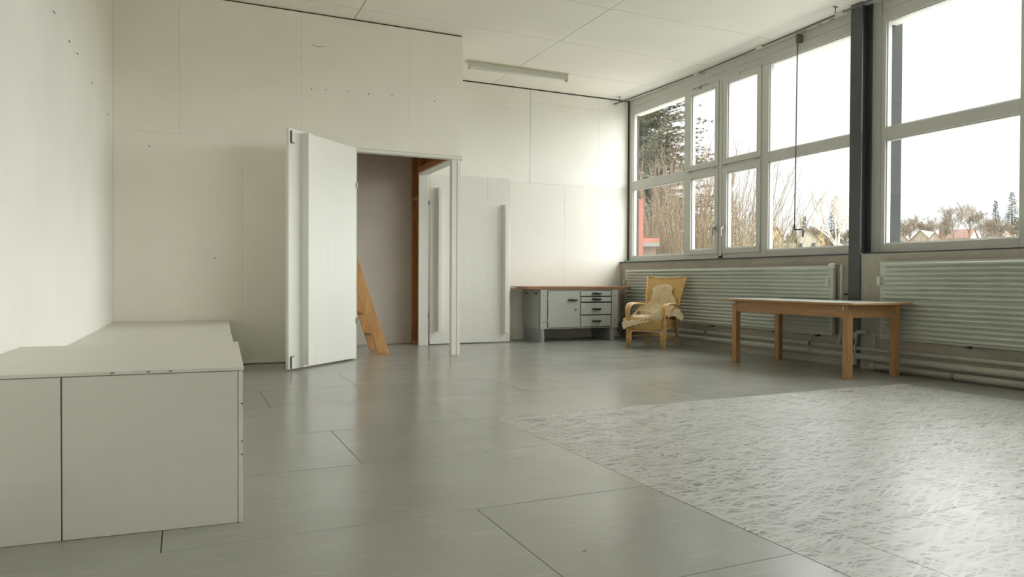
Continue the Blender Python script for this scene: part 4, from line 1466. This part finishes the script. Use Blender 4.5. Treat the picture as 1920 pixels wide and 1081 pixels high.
for az, d, x0, x1, z, lab in [(45.4, 62, -2.6, 2.4, 2.55, 'low red roof just above the window sill, left of the crank'),
                              (44.9, 48, -1.6, 1.5, 1.35, 'nearest brownish shed roof at the sill with pale patches')]:
    s_ = empty('shed', P(az, d, hill(d)), math.radians(FACE), lab, 'shed')
    zz = z + CAM_H - hill(d) - .55
    MB().box(x0, x1, 0, 3, 0, zz).build('walls', M_HWALL, s_, local=True)
    MB().add([(x0 - .3, -.4, zz), (x1 + .3, -.4, zz), (x1 + .3, 3, zz + .7), (x0 - .3, 3, zz + .7), (x0 - .3, -.4, zz - .12), (x1 + .3, -.4, zz - .12), (x1 + .3, 3, zz + .58), (x0 - .3, 3, zz + .58)],
             [(0, 1, 2, 3), (7, 6, 5, 4), (0, 4, 5, 1), (1, 5, 6, 2), (2, 6, 7, 3), (3, 7, 4, 0)]).build('roof', M_TILE if d > 50 else M_TILEB, s_, local=True)
house(52.95, 170, FACE - 8, 3.6, 5, 1.6, 1.6, 'small white cottage beside the facade post in the right window', M_HWALL, M_TILEB, [(0, .3, .8, .9)], sink=1.0)
house(54.2, 200, FACE - 25, 6.2, 9, .6, 3.2, 'pale gable with brown roof, second from the left in the right window', M_HWALL, M_TILEB, [(0, .2, .9, 1.1)], sink=1.0)
house(55.05, 185, FACE - 10, 4.4, 12, .4, 3.0, 'white tent shaped gable with brown roof in the middle of the right window', M_HWALL, M_TILEB, sink=1.0, chimney=True)
house(58.35, 195, FACE - 40, 5.0, 7, .8, 2.8, 'pale house with a red roof at the right end of the window', M_HWALL, M_TILE, sink=1.0)
house(57.3, 260, FACE + 60, 6, 9, 1.2, 2.6, 'distant house with a broad red roof among bare trees', M_HWALL, M_TILE, sink=1.0)

# trees on the slope
for az, d, H, R, sd, lab in [(46.72, 230, 9.5, 2.3, 41, 'slim dark conifer above the pale gabled house'), (46.0, 160, 6.0, 1.4, 42, 'small conifer left of the crank handle'),
                             (48.75, 95, 8.8, 2.2, 43, 'spruce beside the birch at the steel column'), (52.35, 110, 10.5, 2.4, 44, 'dark conifer at the facade post of the right window'),
                             (58.5, 235, 12.0, 2.6, 45, 'narrow conifer near the right end of the right window'), (59.4, 210, 13.0, 3.9, 46, 'broad conifer at the far right of the right window')]:
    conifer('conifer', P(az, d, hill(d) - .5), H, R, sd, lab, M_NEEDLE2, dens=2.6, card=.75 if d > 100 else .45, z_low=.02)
bare_tree('birch_tree', P(49.25, 62, hill(62) - .3), 8.6, 51, 'white stemmed birch left of the steel column', M_BIRCH, depth=5, r0=.17, spread=.42, twig_r=.018)
k = 0
for az, d, H, lab in [(45.55, 165, 5.5, 'bare tree left of the crank rod'), (47.35, 200, 8.0, 'reddish bare tree behind the pale gabled house'), (48.4, 140, 5.5, 'bare hedge tree right of the ochre house'),
                      (53.1, 240, 9.5, 'bare tree above the small white cottage'), (53.6, 256, 10, 'bare tree left of the pale gable in the right window'), (54.3, 245, 9.0, 'bare tree behind the pale gable'),
                      (54.9, 268, 10.0, 'bare tree behind the tent shaped gable'), (55.5, 240, 8.5, 'bare tree right of the tent shaped gable'), (56.3, 215, 12.5, 'tallest bare tree in the right window'),
                      (57.0, 238, 12.3, 'second tallest bare tree, right of the tallest one'), (57.7, 230, 9.0, 'bare tree left of the narrow conifer'), (58.9, 170, 8.5, 'bare tree between the two right conifers'),
                      (59.7, 165, 8.5, 'bare tree at the right edge of the right window'), (49.75, 160, 6.5, 'bare tree behind the steel column')]:
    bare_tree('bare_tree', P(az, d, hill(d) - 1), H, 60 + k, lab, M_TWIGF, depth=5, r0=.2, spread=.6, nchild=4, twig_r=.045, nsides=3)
    k += 1
for az, d, W_, lab, mt in [(49.0, 70, 3.2, 'brown hedge below the birch', M_TWIG2), (53.3, 86, 3.4, 'brown hedge along the sill below the white cottage', M_TWIG), (54.6, 104, 3.6, 'brown hedge below the tent shaped gable', M_TWIG),
                           (56.0, 88, 3.6, 'brown hedge in the middle right of the right window', M_TWIGF), (57.4, 108, 4.0, 'brown hedge left of the red roofed house', M_TWIG2), (58.9, 90, 3.8, 'brown hedge at the right end of the right window', M_TWIGF)]:
    cane_bush('hedge', P(az, d, hill(d) - .2), 3.9 if d > 80 else 3.3, W_ * .55, 200, int(az * 10), lab, mt, 0, twig=5, fan=1.4, group='hedges on the slope')
